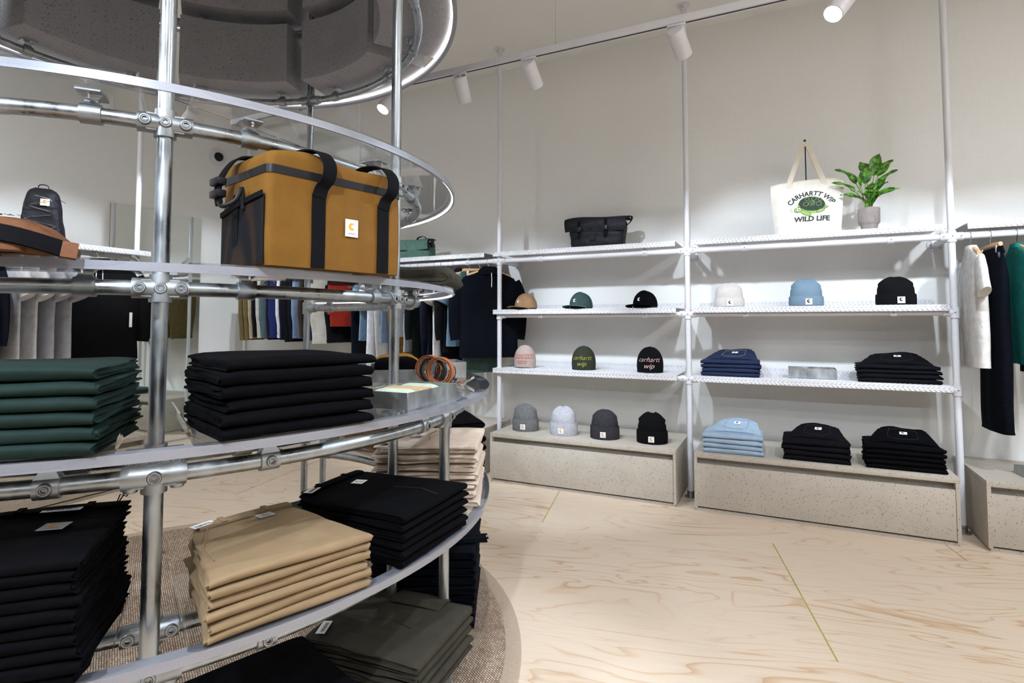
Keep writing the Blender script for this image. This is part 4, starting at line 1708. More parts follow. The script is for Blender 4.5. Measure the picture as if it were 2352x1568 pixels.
obj('flap', MB().slab(flap, 24, 16, .006), M_nylon, ms, sharp=60)
for x_ in (-.135, .10):
    obj('strap', ribbon(smooth([(x_, -.088, .232), (x_, -.104, .19), (x_, -.100, .13), (x_-.01, -.092, .075)]), .026, .003, (1, 0, 0)), M_webbing, ms)
    bk = obj('buckle', MB().box(x_-.018, x_+.018, -.118, -.102, .128, .172), M_plastic, ms, bevel=.004)
brand_label(ms, (-.02, -.0905, .075), (1, 0, 0), (0, 0, 1), .045, .045, (M_nylon, M_plastic, M_plastic), small=False, logo=.6)
obj('side_strap', ribbon(smooth([(.24, .02, .17), (.285, .0, .20), (.30, -.01, .235), (.262, 0, .25), (.22, .02, .24)]), .05, .004, (0, 1, .3)), M_webbing, ms)
obj('side_strap', ribbon(smooth([(-.24, .02, .15), (-.27, 0, .18), (-.262, -.02, .225), (-.22, .0, .24)]), .05, .004, (0, 1, .3)), M_webbing, ms)

# tote with printed turtle
M_canvas = fabric('natural_canvas', (.80, .76, .69), .9, wr=.35, a=.04)
M_canvas_in = fabric('canvas_strap', (.74, .68, .58), .9, wr=.2, a=.05)
M_pgreen = mat('print_green', (.24, .38, .10), .8, noise_s=80, noise_a=.06)
M_pdark = mat('print_dark', (.02, .035, .025), .8, noise_s=80)
M_pwhite = mat('print_white', (.85, .85, .82), .8, noise_s=80, noise_a=.03)
TW, TH = .475, .385
tt = thing('tote_bag', 'natural canvas tote bag printed with a green turtle and lettering', 'tote bag', (.205, 4.575, ZS1), 0)


def tote_w(f):
    return TW*(.90+.10*min(1, f*1.25))


def tote_y(x_, f):
    w2 = tote_w(f)/2
    e = min(1, abs(x_)/w2)
    dp = .075*(1-f)**.8+.014
    return dp*(1-e**3.2)+.004*nz(x_*7, f*4, 9)+.006*nz(x_*3, f*9, 2)*(1-f)


def tote_z(x_, f):
    return TH*f+f*(.012*math.cos(x_*6)+.008*x_/TW*2+.004*nz(x_*9, 3, 1))


N, R = 28, 20
b = MB()
for s_ in (-1, 1):
    b.add([Vector(((i/N-.5)*tote_w(j/R), s_*tote_y((i/N-.5)*tote_w(j/R), j/R), max(.0005, tote_z((i/N-.5)*tote_w(j/R), j/R)))) for j in range(R+1) for i in range(N+1)],
          [(j*(N+1)+i, j*(N+1)+i+1, (j+1)*(N+1)+i+1, (j+1)*(N+1)+i) for j in range(R) for i in range(N)])
b.add([Vector(((i/N-.5)*tote_w(0), s_*tote_y((i/N-.5)*tote_w(0), 0), .0005)) for s_ in (-1, 1) for i in range(N+1)], [(i, i+1, N+2+i, N+1+i) for i in range(N)])
body = obj('body', b, M_canvas, tt, sharp=50, fixn=False)
obj('hem', ribbon([(x_*TW/2*.995, -tote_y(x_*TW/2*.995, 1)-.001, tote_z(x_*TW/2, 1)-.010) for x_ in [i/12-1 for i in range(25)]], .022, .002, (0, 0, 1)), M_canvas_in, tt)
for s_, hy in ((-1, -.018), (1, .018)):
    obj('handle', ribbon(smooth([(-.115, hy*1.3, .345), (-.105, hy*1.3, .40), (-.060, hy, .53), (-.022, hy*.6, .645), (0, hy*.3, .688), (.024, hy*.6, .64), (.058, hy, .53), (.105, hy*1.3, .40), (.115, hy*1.3, .345)], 5), .034, .0025, (1, 0, .4)), M_canvas_in, tt)


def on_tote(x_, z_, out=.0018):
    f = z_/TH
    return Vector((x_, -tote_y(x_, f)-out, z_+.002))


def flat_on_tote(poly, m, out, parent, name):
    """fan polygon laid on the cloth"""
    cx, cz = sum(p[0] for p in poly)/len(poly), sum(p[1] for p in poly)/len(poly)
    ring_ = []
    for f in (1, .66, .33):
        ring_ += [(cx+(p[0]-cx)*f, cz+(p[1]-cz)*f) for p in poly]
    ring_.append((cx, cz))
    n = len(poly)
    fs_ = []
    for k in range(2):
        fs_ += [(k*n+i, k*n+(i+1) % n, (k+1)*n+(i+1) % n, (k+1)*n+i) for i in range(n)]
    fs_ += [(2*n+i, 2*n+(i+1) % n, 3*n) for i in range(n)]
    return obj(name, MB().add([on_tote(x_, z_, out) for x_, z_ in ring_], fs_), m, parent, fixn=False)


def ell(cx, cz, a, b_, rot=0, n=28, a0=0, a1=360):
    out = []
    for i in range(n):
        t = rad(a0+(a1-a0)*i/(n if a1-a0 >= 360 else n-1))
        x_, z_ = a*math.cos(t), b_*math.sin(t)
        out.append((cx+x_*math.cos(rot)-z_*math.sin(rot), cz+x_*math.sin(rot)+z_*math.cos(rot)))
    return [(TCX+(x_-TCX)*TS, TCZ-.012+(z_-TCZ+.012)*TS) for x_, z_ in out]


TCX, TCZ = .015, .205
TS = 1.28
flat_on_tote(ell(TCX+.012, TCZ-.010, .072, .046, -.12), M_pgreen, .0016, body, 'turtle_rim')
flat_on_tote(ell(TCX+.012, TCZ+.002, .066, .042, -.12), M_pdark, .0021, body, 'turtle_shell')
for px_, pz_, pr in ((.0, .006, .017), (.035, .0, .014), (-.030, .002, .014), (.012, .031, .013), (-.022, .030, .010), (.042, .024, .011)):
    hx = ell(TCX+.012+px_, TCZ+pz_, pr, pr*.88, .2, 6)
    hx.append(hx[0])
    obj('shell_plate', MB().tube([on_tote(x_, z_, .0024) for x_, z_ in hx], .0016, 5), M_pgreen, body)
sp = [(TCX+.018+.014*(1-k/14)*math.cos(k*.7), TCZ+.009+.013*(1-k/14)*math.sin(k*.7)) for k in range(14)]
obj('shell_swirl', MB().tube([on_tote(x_, z_, .0026) for x_, z_ in sp], .0015, 5), M_pgreen, body)
for nm, cx, cz, a, b_, ro in (('turtle_head', -.058, -.030, .019, .014, .3), ('turtle_flipper', -.020, -.050, .028, .012, -.5), ('turtle_flipper', .055, -.040, .020, .008, .35), ('turtle_tail', .082, -.022, .010, .004, .3)):
    flat_on_tote(ell(TCX+cx, TCZ+cz, a+.0022, b_+.0022, ro, 18), M_pdark, .0024, body, nm+'_outline')
    flat_on_tote(ell(TCX+cx, TCZ+cz, a, b_, ro, 18), M_pgreen, .0029, body, nm)
flat_on_tote(ell(TCX-.056, TCZ-.026, .0085, .0085, 0, 14), M_pwhite, .0034, body, 'turtle_eye')
flat_on_tote(ell(TCX-.054, TCZ-.027, .004, .004, 0, 10), M_pdark, .0039, body, 'turtle_pupil')
for k, (dx, dz) in enumerate(((-.094, -.022), (-.090, -.036))):
    flat_on_tote(ell(TCX+dx, TCZ+dz, .006, .0028, .5-k*.8, 10), M_pgreen, .002, body, 'drop_mark')
vs_, fs_ = text_geo('CARHARTT WIP', .052, .12, .0016, 1.02)
vs_, fs_ = split_geo(vs_, fs_, .012)
RA = .150
arc_pts = []
for x_, y_ in vs_:
    a = x_/RA*.80
    arc_pts.append(on_tote(TCX+.010+(RA+y_)*math.sin(a)*1.0, TCZ-.085+(RA+y_)*math.cos(a)*.93+.013, .002))
obj('lettering', MB().add(arc_pts, fs_), M_pdark, body, fixn=False)
vs_, fs_ = text_geo('WILD LIFE', .050, .08, .0022, 1.0)
vs_, fs_ = split_geo(vs_, fs_, .014)
obj('lettering', MB().add([on_tote(TCX+.012+x_, TCZ-.122+y_-.0012*(x_*20)**2*.5, .002) for x_, y_ in vs_], fs_), M_pdark, body, fixn=False)
st = thing('bag_stand', 'thin black rod stand holding up the tote handles', 'bag stand', (.205, 4.575, ZS1))
obj('base', MB().lathe([(0, 0), (.05, 0), (.05, .004), (0, .004)], 24, caps=False), M_plastic, st)
b = MB().cyl((0, 0, .004), (0, 0, .69), .0042, n=10)
b.lathe([(.0, .688), (.009, .69), (.010, .697), (.007, .703), (0, .705)], 12, caps=False)
obj('rod', b, M_plastic, st)

# potted plant
M_pot = mat('raw_concrete', (.27, .235, .22), .85, noise_s=25, noise_a=.15, bump=.3, bump_s=120)
M_soil = mat('potting_soil', (.03, .02, .014), .95, noise_s=80, noise_a=.4)
M_stem = mat('leaf_stem', (.16, .26, .05), .6, noise_s=40)
M_leaf = mat('variegated_leaf', (.08, .25, .03), .45, noise_s=0)
nt = M_leaf.node_tree
bs = nt.nodes['Principled BSDF']
tc = [n for n in nt.nodes if n.type == 'TEX_COORD'][0]
n_ = nt.nodes.new('ShaderNodeTexNoise')
n_.inputs['Scale'].default_value = 38
n_.inputs['Detail'].default_value = 3
nt.links.new(tc.outputs['Object'], n_.inputs['Vector'])
cr = nt.nodes.new('ShaderNodeValToRGB')
cr.color_ramp.elements[0].position, cr.color_ramp.elements[0].color = .42, (.015, .08, .010, 1)
cr.color_ramp.elements[1].position, cr.color_ramp.elements[1].color = .60, (.14, .36, .03, 1)
nt.links.new(n_.outputs[0], cr.inputs[0])
nt.links.new(cr.outputs[0], bs.inputs['Base Color'])
PXY = (.588, 4.56)
pl = thing('potted_plant', 'leafy green plant in a small grey concrete pot', 'plant', (PXY[0], PXY[1], ZS1))
obj('pot', MB().lathe([(.0, 0), (.050, 0), (.052, .03), (.060, .042), (.066, .05), (.067, .150), (.065, .153), (.058, .153), (.056, .14), (0, .14)], 40, caps=False), M_pot, pl)
obj('soil', MB().lathe([(.0, .143), (.0565, .141)], 24, caps=False), M_soil, pl)
LEAVES = [((2020, 352), 0, .048, .25), ((1985, 385), -.03, .05, .18), ((2052, 368), .03, .05, .21), ((2062, 390), -.05, .04, .2), ((2068, 432), -.07, .055, .22), ((2040, 418), -.09, .045, .16),
          ((1917, 390), -.02, .042, .22), ((1908, 420), -.07, .035, .18), ((1930, 448), -.05, .038, .17), ((1958, 405), -.08, .04, .15), ((1975, 372), .05, .042, .2), ((2005, 420), -.10, .05, .16), ((2030, 440), -.09, .045, .16), ((1968, 440), -.1, .04, .14)]
for i, ((px_, py_), dy, wd, ln) in enumerate(LEAVES):
    tip = on_y(px_, py_, PXY[1]+dy)-Vector((PXY[0], PXY[1], ZS1))
    root = Vector((.018*math.cos(i*2.4), .018*math.sin(i*2.4), .14))
    d = tip-root
    ctrl = root+Vector((d.x*.25, d.y*.25, d.z*.80+.02))

    def cv(t):
        return root*(1-t)**2+ctrl*(2*t*(1-t))+tip*t*t
    t0 = max(.12, 1-ln/max(.05, d.length)*.92)
    obj('stem', MB().tube([cv(t0*1.02*k/7) for k in range(8)], [.0035-.0012*k/7 for k in range(8)], 6), M_stem, pl)

    def lf(u, v):
        t = t0+(1-t0)*v
        p = cv(t)
        tg = (cv(min(1, t+.03))-cv(t-.03)).normalized()
        sd = tg.cross(Vector((0, -.6, .8)))
        sd = sd.normalized() if sd.length > .1 else Vector((1, 0, 0))
        nn = sd.cross(tg)
        k = math.sin(PI*v**.75)**.85*(1-v*.15)
        e = 2*u-1
        return p+sd*(e*wd*.85*k)+nn*(.28*wd*k*abs(e)+.006*math.sin(v*9+i)*e)
    obj('leaf', MB().slab(lf, 8, 14, .0008), M_leaf, pl, sharp=80)


# ================================================================== shallow metal trays
def metal_tray(x, y, z, w, d, h, rz, label, name='metal_tray'):
    t = thing(name, label, 'tray', (x, y, z), rz, 'zinc sheet trays')
    th = .0016
    obj('base', MB().box(-w/2, w/2, -d/2, d/2, 0, th), M_tray, t)
    for a in ((-w/2, w/2, -d/2, -d/2+th), (-w/2, w/2, d/2-th, d/2), (-w/2, -w/2+th, -d/2+.002, d/2-.002), (w/2-th, w/2, -d/2+.002, d/2-.002)):
        obj('side', MB().box(*a, th, h), M_tray, t, bevel=.0004, bseg=1)
    return t


metal_tray(.215, 4.70, ZS3, .31, .20, .072, 0, 'empty zinc tray between the indigo and black jeans')
metal_tray(1.47, 4.38, ZP, .30, .30, .05, .12, 'zinc tray of black pieces on the right plinth')
for k in range(3):
    q = tag(obj('sock_bundle', puff(.07, .20, .032, 4, seed=k+40, wob=.004), M_black, None, (1.385+.085*k, 4.385+.01*k, ZP+.002), .12), f'black folded sock bundle in the right plinth tray, {["leftmost", "middle", "rightmost"][k]}', 'socks', 'socks in the right tray')

# green roll bag and black duffel on the far top shelf
M_sage = fabric('sage_green_canvas', (.08, .15, .12), .8, wr=.6)
gb = thing('roll_bag', 'sage green roll bag with black trim on the far top shelf', 'bag', (-3.32, 4.60, ZS1), .03)
obj('body', puff(.46, .17, .17, 5, (1, .97), 11, .010, bulge=.1), M_sage, gb, sharp=60)
obj('flap', MB().slab(lambda u, v: Vector(((u-.5)*.45, .05-.135*min(1, v*2.2)-.006, .176+.004*math.sin(u*7)-.10*max(0, v-.45)/.55)), 16, 12, .005), M_sage, gb, sharp=60)
obj('trim', ribbon([(x_/10*.225, -.093, .074) for x_ in range(-10, 11)], .012, .004, (0, 0, 1)), M_webbing, gb)
obj('side_trim', ribbon(smooth([(.228, -.088, .07), (.230, -.088, .16), (.228, -.04, .182), (.228, .04, .18)]), .022, .005, (1, .3, 0)), M_webbing, gb)
obj('carry_handle', ribbon(smooth([(.03, 0, .178), (.06, 0, .212), (.12, 0, .218), (.17, 0, .178)]), .022, .004, (0, 1, 0)), M_webbing, gb)
obj('buckle', MB().box(.232, .245, -.05, .0, .10, .17), M_plastic, gb, bevel=.003)
brand_label(gb, (.035, -.0935, .125), (1, 0, 0), (0, 0, 1), .045, .045)
db = thing('duffel_bag', 'black duffel bag on the far top shelf, seen in the mirror', 'bag', (-3.78, 4.64, ZS1), 0)
obj('body', puff(.42, .24, .15, 3, seed=12, wob=.012, bulge=.1, top=.5), M_nylon, db, sharp=60)
obj('carry_handle', ribbon(smooth([(-.1, -.05, .14), (-.08, -.02, .22), (.0, 0, .255), (.08, -.02, .22), (.1, -.05, .14)]), .03, .005, (0, 1, 0)), M_webbing, db)

# backpack on the left top shelf
bp_ = thing('backpack', 'black backpack with elastic cord lacing on the left top shelf', 'backpack', (-5.10, 2.245, 1.967), rad(62))
obj('body', puff(.30, .19, .41, 3.2, (1, .62), 13, .012, top=.35, bulge=.18), M_nylon, bp_, sharp=60)
obj('front_pocket', puff(.25, .07, .24, 3, (1, .85), 14, .006), M_nylon, bp_, (0, -.10, .012), sharp=60)
zz = [(-.075, .06), (.07, .10), (-.07, .15), (.065, .20), (-.055, .25), (.05, .30), (-.03, .33)]
obj('elastic_cord', MB().tube(smooth([(x_*1.3, -.148+.12*max(0, z_-.24)**1.0, z_) for x_, z_ in zz], 4), .002, 6), M_chrome, bp_)
obj('grab_loop', ribbon(smooth([(-.03, .0, .395), (-.028, 0, .43), (.0, 0, .44), (.028, 0, .43), (.03, 0, .395)]), .02, .004, (0, 1, 0)), M_webbing, bp_)
obj('cord_end', MB().tube(smooth([(.05, -.07, .30), (.10, -.09, .315), (.14, -.08, .30)]), .002, 6), M_webbing, bp_)
brand_label(bp_, (.02, -.122, .285), (1, 0, 0), (0, .25, .97), .055, .055)

# ================================================================== things on the round rack
def at_ring(r, a):
    return RC+Vector((r*math.cos(rad(a)), r*math.sin(rad(a)), 0))


# brown cooler bag
M_duck = fabric('brown_duck_canvas', (.175, .080, .0105), .75, weave=1100, wr=.12, a=.08)
M_mesh = mat('black_mesh_pocket', (.012, .012, .014), .8, spec=.08)
nt = M_mesh.node_tree
tc = [n for n in nt.nodes if n.type == 'TEX_COORD'][0]
vo = nt.nodes.new('ShaderNodeTexVoronoi')
vo.inputs['Scale'].default_value = 260
vo.inputs['Randomness'].default_value = .1
nt.links.new(tc.outputs['Object'], vo.inputs['Vector'])
cr = nt.nodes.new('ShaderNodeValToRGB')
cr.color_ramp.elements[0].position, cr.color_ramp.elements[0].color = .16, (.10, .05, .015, 1)
cr.color_ramp.elements[1].position, cr.color_ramp.elements[1].color = .34, (.010, .010, .012, 1)
nt.links.new(vo.outputs['Distance'], cr.inputs[0])
nt.links.new(cr.outputs[0], nt.nodes['Principled BSDF'].inputs['Base Color'])
CW, CD, CH = .425, .27, .245
p0, p1 = Vector((-1.168, .992, 0)), Vector((-1.062, 1.400, 0))
mid, ax = (p0+p1)/2, (p1-p0).normalized()
inw = Vector((-ax.y, ax.x, 0))
cb = thing('cooler_bag', 'brown canvas cooler bag with black webbing straps on the upper shelf', 'bag', mid+inw*(CD/2)+Vector((0, 0, Z_T2)), math.atan2(ax.y, ax.x))


def rbox(w, d, z0, z1, r=.022, N=8, wob=.003, seed=0, rows=10, bul=.0):
    b = MB()
    out = []
    for cx, cy, a0 in ((w/2-r, d/2-r, 0), (-w/2+r, d/2-r, 90), (-w/2+r, -d/2+r, 180), (w/2-r, -d/2+r, 270)):
        for k in range(N+1):
            a = rad(a0+90*k/N)
            out.append((cx+r*math.cos(a), cy+r*math.sin(a)))
    # subdivide the long sides
    pts = []
    for i, p in enumerate(out):
        q = out[(i+1) % len(out)]
        L = math.hypot(p[0]-q[0], p[1]-q[1])
        n = max(1, int(L/.03))
        for k in range(n):
            pts.append((p[0]+(q[0]-p[0])*k/n, p[1]+(q[1]-p[1])*k/n))
    m = len(pts)
    vs_ = []
    for j in range(rows+1):
        f = j/rows
        z = z0+(z1-z0)*f
        for x_, y_ in pts:
            bl = 1+bul*math.sin(PI*f)
            w_ = wob*nz(x_*7+seed, y_*7, z*9)
            vs_.append(Vector((x_*bl+w_, y_*bl+w_, z)))
    fs_ = [(j*m+k, j*m+(k+1) % m, (j+1)*m+(k+1) % m, (j+1)*m+k) for j in range(rows) for k in range(m)]
    fs_ += [tuple(range(m-1, -1, -1)), tuple(rows*m+k for k in range(m))]
    return b.add(vs_, fs_), pts


b, pts = rbox(CW, CD, .001, CH, seed=2, bul=.012)
obj('body', b, M_duck, cb, sharp=50)
obj('zip_band', rbox(CW+.004, CD+.004, CH-.004, CH+.018, seed=2)[0], M_plastic, cb, sharp=50)
lid = MB()
n = len(pts)
vs_ = []
prof = [(1.0, CH+.018), (1.004, CH+.034), (.985, CH+.048), (.93, CH+.057), (.80, CH+.064), (.55, CH+.070), (.25, CH+.072), (.01, CH+.072)]
for s_, z_ in prof:
    for x_, y_ in pts:
        vs_.append(Vector((x_*s_, y_*s_, z_+.010*nz(x_*6, y_*6, 4)*(1-s_**8)+.014*math.exp(-((x_+.12)/.09)**2)*(1-s_**8))))
lid.add(vs_, [(j*n+k, j*n+(k+1) % n, (j+1)*n+(k+1) % n, (j+1)*n+k) for j in range(len(prof)-1) for k in range(n)]+[tuple((len(prof)-1)*n+k for k in range(n))])
obj('lid', lid, M_duck, cb, sharp=60)
fy = -CD/2
for x_ in (-.072, .142):
    obj('webbing_strap', ribbon(smooth([(x_, fy-.003, .002), (x_, fy-.004, .08), (x_, fy-.004, .17), (x_, fy-.005, .205)], 4), .04, .003, (1, 0, 0)), M_webbing, cb)
    obj('carry_handle', ribbon(smooth([(x_, fy-.006, .196), (x_+.004, fy-.012, .222), (x_+.012, fy-.034, .250), (x_+.014, fy-.030, .292), (x_+.006, fy+.005, .326), (x_-.008, fy+.07, .334), (x_-.006, 0, .326), (x_, CD/2-.03, .318), (x_, CD/2+.014, .27), (x_, CD/2+.006, .21)], 6), .04, .0035, (1, 0, 0)), M_webbing, cb)
brand_label(cb, (.032, fy-.0045, .125), (1, 0, 0), (0, 0, 1), .042, .05)
lx = -CW/2
mp = MB().slab(lambda u, v: Vector((lx-.007-.008*math.sin(PI*u)*(1-v*.5), CD/2-.012-(CD-.022)*u, .004+v*(.150+.03*u))), 10, 8, .004)
obj('mesh_pocket', mp, M_mesh, cb, sharp=60)
obj('pocket_binding', ribbon([(lx-.010-.006*math.sin(PI*u/8), CD/2-.012-(CD-.022)*u/8, .156+.03*u/8) for u in range(9)], .014, .004, (0, 0, 1)), M_webbing, cb)
obj('side_strap', ribbon(smooth([(lx-.008, .02, .01), (lx-.014, .02, .1), (lx-.012, .02, .20)]), .034, .003, (0, 1, 0)), M_webbing, cb)
obj('shoulder_strap', ribbon(smooth([(lx+.06, .04, CH+.072), (lx+.0, .04, CH+.062), (lx-.035, .04, CH+.02), (lx-.052, .04, CH-.03), (lx-.05, .035, CH-.075)]), .038, .005, (0, 1, 0)), M_webbing, cb)
for zz_ in (CH-.012, CH-.045):
    obj('slider_buckle', MB().box(lx-.066, lx-.04, .012, .064, zz_-.012, zz_+.008), M_plastic, cb, bevel=.004)
obj('snap_hook', MB().tube(smooth([(lx-.05, .035, CH-.07), (lx-.055, .0, CH-.085), (lx-.035, -.03, CH-.07), (lx-.02, -.03, CH-.035), (lx-.015, -.03, CH-.09)]), .006, 8), M_plastic, cb)

# brown quilted bag with black trim, left on the same shelf
M_rust = fabric('rust_brown_nylon', (.16, .068, .032), .65, wr=.5)
bb_ = thing('quilted_pouch', 'rust brown quilted bag with black strap at the left edge of the upper shelf', 'bag', at_ring(1.17, -49.8)+Vector((0, 0, Z_T2)), rad(39))
obj('body', puff(.40, .24, .085, 2.6, (1, .9), 21, .008, top=.32, bulge=.06), M_rust, bb_, sharp=60)
obj('strap', ribbon(smooth([(-.10, -.135, .03), (.03, -.150, .045), (.14, -.13, .035), (.215, -.07, .012)]), .035, .008, (0, .3, 1)), M_webbing, bb_)
obj('strap_tip', ribbon([(.21, -.073, .012), (.235, -.06, .008)], .036, .012, (0, .3, 1)), M_rust, bb_)
obj('side_wing', puff(.22, .07, .035, 3, seed=22, wob=.006), M_rust, bb_, (.05, -.125, .0), .25)
obj('buckle', MB().box(-.05, .0, -.165, -.148, .03, .06), M_plastic, bb_, bevel=.005)
vs_, fs_ = text_geo('CARHARTT', .032, 0, .0006)
vs_, fs_ = split_geo(vs_, fs_, .012)
M_rust_d = mat('dark_embroidery', (.10, .045, .02), .8, noise_s=60)
obj('embroidery', MB().add([(x_+.06, -.05+y_, .0895-.35*max(0, x_+.02)**2-.4*(y_-.02)**2) for x_, y_ in vs_], fs_), M_rust_d, bb_, fixn=False)

# zinc trays, belts and pouches on the third tier
M_kraft = mat('kraft_card', (.52, .36, .20), .8, noise_s=40, noise_a=.06)
M_mint = fabric('mint_terry', (.50, .58, .46), .9, wr=.6)
tp = at_ring(1.252, 2.4)
metal_tray(tp.x, tp.y, Z_T3, .30, .185, .052, rad(92.4), 'zinc tray of socks and kraft card at the shelf rim')
for k, (dx, dy, w_, d_, m_, nm, lb) in enumerate(((-.085, .0, .075, .15, M_mint, 'sock_pair', 'pale mint sock pair at the left of the rim tray'), (.07, .01, .09, .15, M_mint, 'sock_pair', 'pale mint sock pair at the right of the rim tray'))):
    a = rad(92.4)
    q = Vector((tp.x+dx*math.cos(a)-dy*math.sin(a), tp.y+dx*math.sin(a)+dy*math.cos(a), Z_T3+.002))
    tag(obj(nm, puff(w_, d_, .052, 3, seed=50+k, wob=.004), m_, None, q, a), lb, 'socks', 'socks in the rim tray')
a = rad(92.4)
tag(obj('card_sleeve', MB().box(-.042, .02, -.07, .075, .001, .049), M_kraft, None, Vector((tp.x, tp.y, Z_T3+.002)), a+.05, bevel=.002), 'brown kraft card sleeve in the tray at the shelf rim', 'card')
tq = at_ring(.985, 45)
metal_tray(tq.x, tq.y, Z_T3, .42, .24, .055, rad(128), 'zinc tray of pouches behind the galvanised post')
tr_ = at_ring(1.24, 44.5)
metal_tray(tr_.x, tr_.y, Z_T3+.001, .22, .13, .075, rad(134), 'zinc tray beyond the coiled belts')
M_pch = fabric('amber_canvas', (.32, .15, .02), .7)
for k, (dx, dy, m_, lb) in enumerate(((-.14, 0, M_black, 'black zip pouch stacked in the far tray'), (-.0, -.01, M_pch, 'amber zip pouch in the middle of the far tray'), (.12, .0, M_pch, 'amber zip pouch nearest the post in the far tray'))):
    a = rad(128)
    q = Vector((tq.x+dx*math.cos(a)-dy*math.sin(a), tq.y+dx*math.sin(a)+dy*math.cos(a), Z_T3+.003))
    o = tag(obj('zip_pouch', puff(.125, .19, .105, 5, seed=60+k, wob=.006, top=.2), m_, None, q, a), lb, 'pouch', 'zip pouches in the far tray')
    obj('zip', ribbon([(-.058, -.0965, .08), (.058, -.0965, .08)], .008, .003, (0, 0, 1)), M_plastic, o)
# belts: coils standing on edge
M_leather = mat('tan_leather', (.40, .13, .045), .45, noise_s=30, noise_a=.15)
M_belt_b = mat('black_leather', (.015, .015, .017), .4, noise_s=30)


def belt(pos, rz, r0, material, label, turns=2.3, tail=True):
    t = thing('coiled_belt', label, 'belt', pos, rz, 'coiled belts')
    n = int(turns*22)
    pts_ = []
    for k in range(n+1):
        a = -PI/2+k/22*2*PI
        r_ = r0-.0075*k/22
        pts_.append((r_*math.cos(a), 0, r0+.003+r_*math.sin(a)))
    if tail:
        pts_ = [(.105, 0, .03), (.09, 0, .012), (.05, 0, .0035)]+pts_
    obj('strap', ribbon(pts_, .034, .0036, (0, 1, 0)), material, t)
    b_ = MB()
    b_.tube([(.095, -.022, .01), (.095, .022, .01), (.125, .022, .028), (.125, -.022, .028)], .0032, 8, closed=True)
    obj('buckle', b_, M_chrome, t)


bz = Z_T3+.0005
for k, (r_, a_, rz_, rr_, m_, lb) in enumerate(((1.19, 23.5, 15, .060, M_leather, 'front coiled tan leather belt on the shelf'), (1.155, 25.5, 20, .058, M_belt_b, 'coiled black leather belt between the tan belts'), (1.13, 29.0, 12, .061, M_leather, 'rear coiled tan leather belt on the shelf'), (1.2, 28.5, 30, .048, M_belt_b, 'small coiled black belt behind the tan belts'))):
    q = at_ring(r_, a_)
    belt((q.x, q.y, bz), rad(rz_), rr_, m_, lb)


# ================================================================== hanging clothes
def hang_mb(rows, seed=0, n=30, ex=3.0, rip=.006, freq=34):
    """closed cloth volume hanging down; rows of (z, half width, half thickness, x offset)"""
    b = MB()
    vs_ = []
    zs = []
    for i in range(len(rows)-1):
        a_, c_ = rows[i], rows[i+1]
        m = max(1, int(abs(a_[0]-c_[0])/.045))
        for k in range(m):
            t = k/m
            zs.append(tuple(a_[j]+(c_[j]-a_[j])*t for j in range(4)))
    zs.append(rows[-1])
    zt_, zb_ = rows[0][0], rows[-1][0]
    for z, hw, ht, xo in zs:
        f = (zt_-z)/(zt_-zb_)
        for k in range(n):
            a = 2*PI*k/n
            ca, sa = math.cos(a), math.sin(a)
            rr_ = (abs(ca)**ex+abs(sa)**ex)**(-1/ex)
            x_ = hw*rr_*ca+xo
            y_ = ht*rr_*sa
            y_ += rip*f*math.sin(x_*freq+seed*1.9+2*nz(x_*3, z*2, seed))+.010*f*nz(x_*5+seed, z*3, 1)
            x_ += .010*f*nz(z*5, seed*2.1, 3)
            vs_.append(Vector((x_, y_, z+.006*nz(x_*9, seed, 5)*f)))
    m = len(zs)
    fs_ = [(j*n+k, (j+1)*n+k, (j+1)*n+(k+1) % n, j*n+(k+1) % n) for j in range(m-1) for k in range(n)]
    fs_ += [tuple(range(n)), tuple((m-1)*n+k for k in range(n-1, -1, -1))]
    return b.add(vs_, fs_)


def hanger(pos, rz, what, clips=False, hw=.21):
    t = thing('clothes_hanger', f'beech wood hanger holding the {what}', 'hanger', pos, rz, 'beech wood hangers')
    hk = [(.024*math.cos(rad(a)), 0, -.0225+.026*math.sin(rad(a))) for a in range(-25, 200, 15)]
    hk += [(-.012, 0, -.045), (0, 0, -.062), (0, 0, -.092)]
    obj('hook', MB().tube(hk, .0018, 6), M_chrome, t)
    if clips:
        obj('bar', MB().tube([(-hw, 0, -.10), (-hw*.5, 0, -.096), (0, 0, -.094), (hw*.5, 0, -.096), (hw, 0, -.10)], .011, 8, flat=1.3), M_hanger, t)
        for s_ in (-1, 1):
            obj('clip', MB().box(s_*hw*.72-.012, s_*hw*.72+.012, -.012, .012, -.155, -.104), M_chrome, t, bevel=.003)
    else:
        pts_ = [(-hw, 0, -.155), (-hw*.72, 0, -.138), (-hw*.35, 0, -.115), (0, 0, -.098), (hw*.35, 0, -.115), (hw*.72, 0, -.138), (hw, 0, -.155)]
        obj('arms', MB().tube(pts_, [.012, .014, .012, .013, .012, .014, .012], 8, flat=1.25), M_hanger, t)
    return t


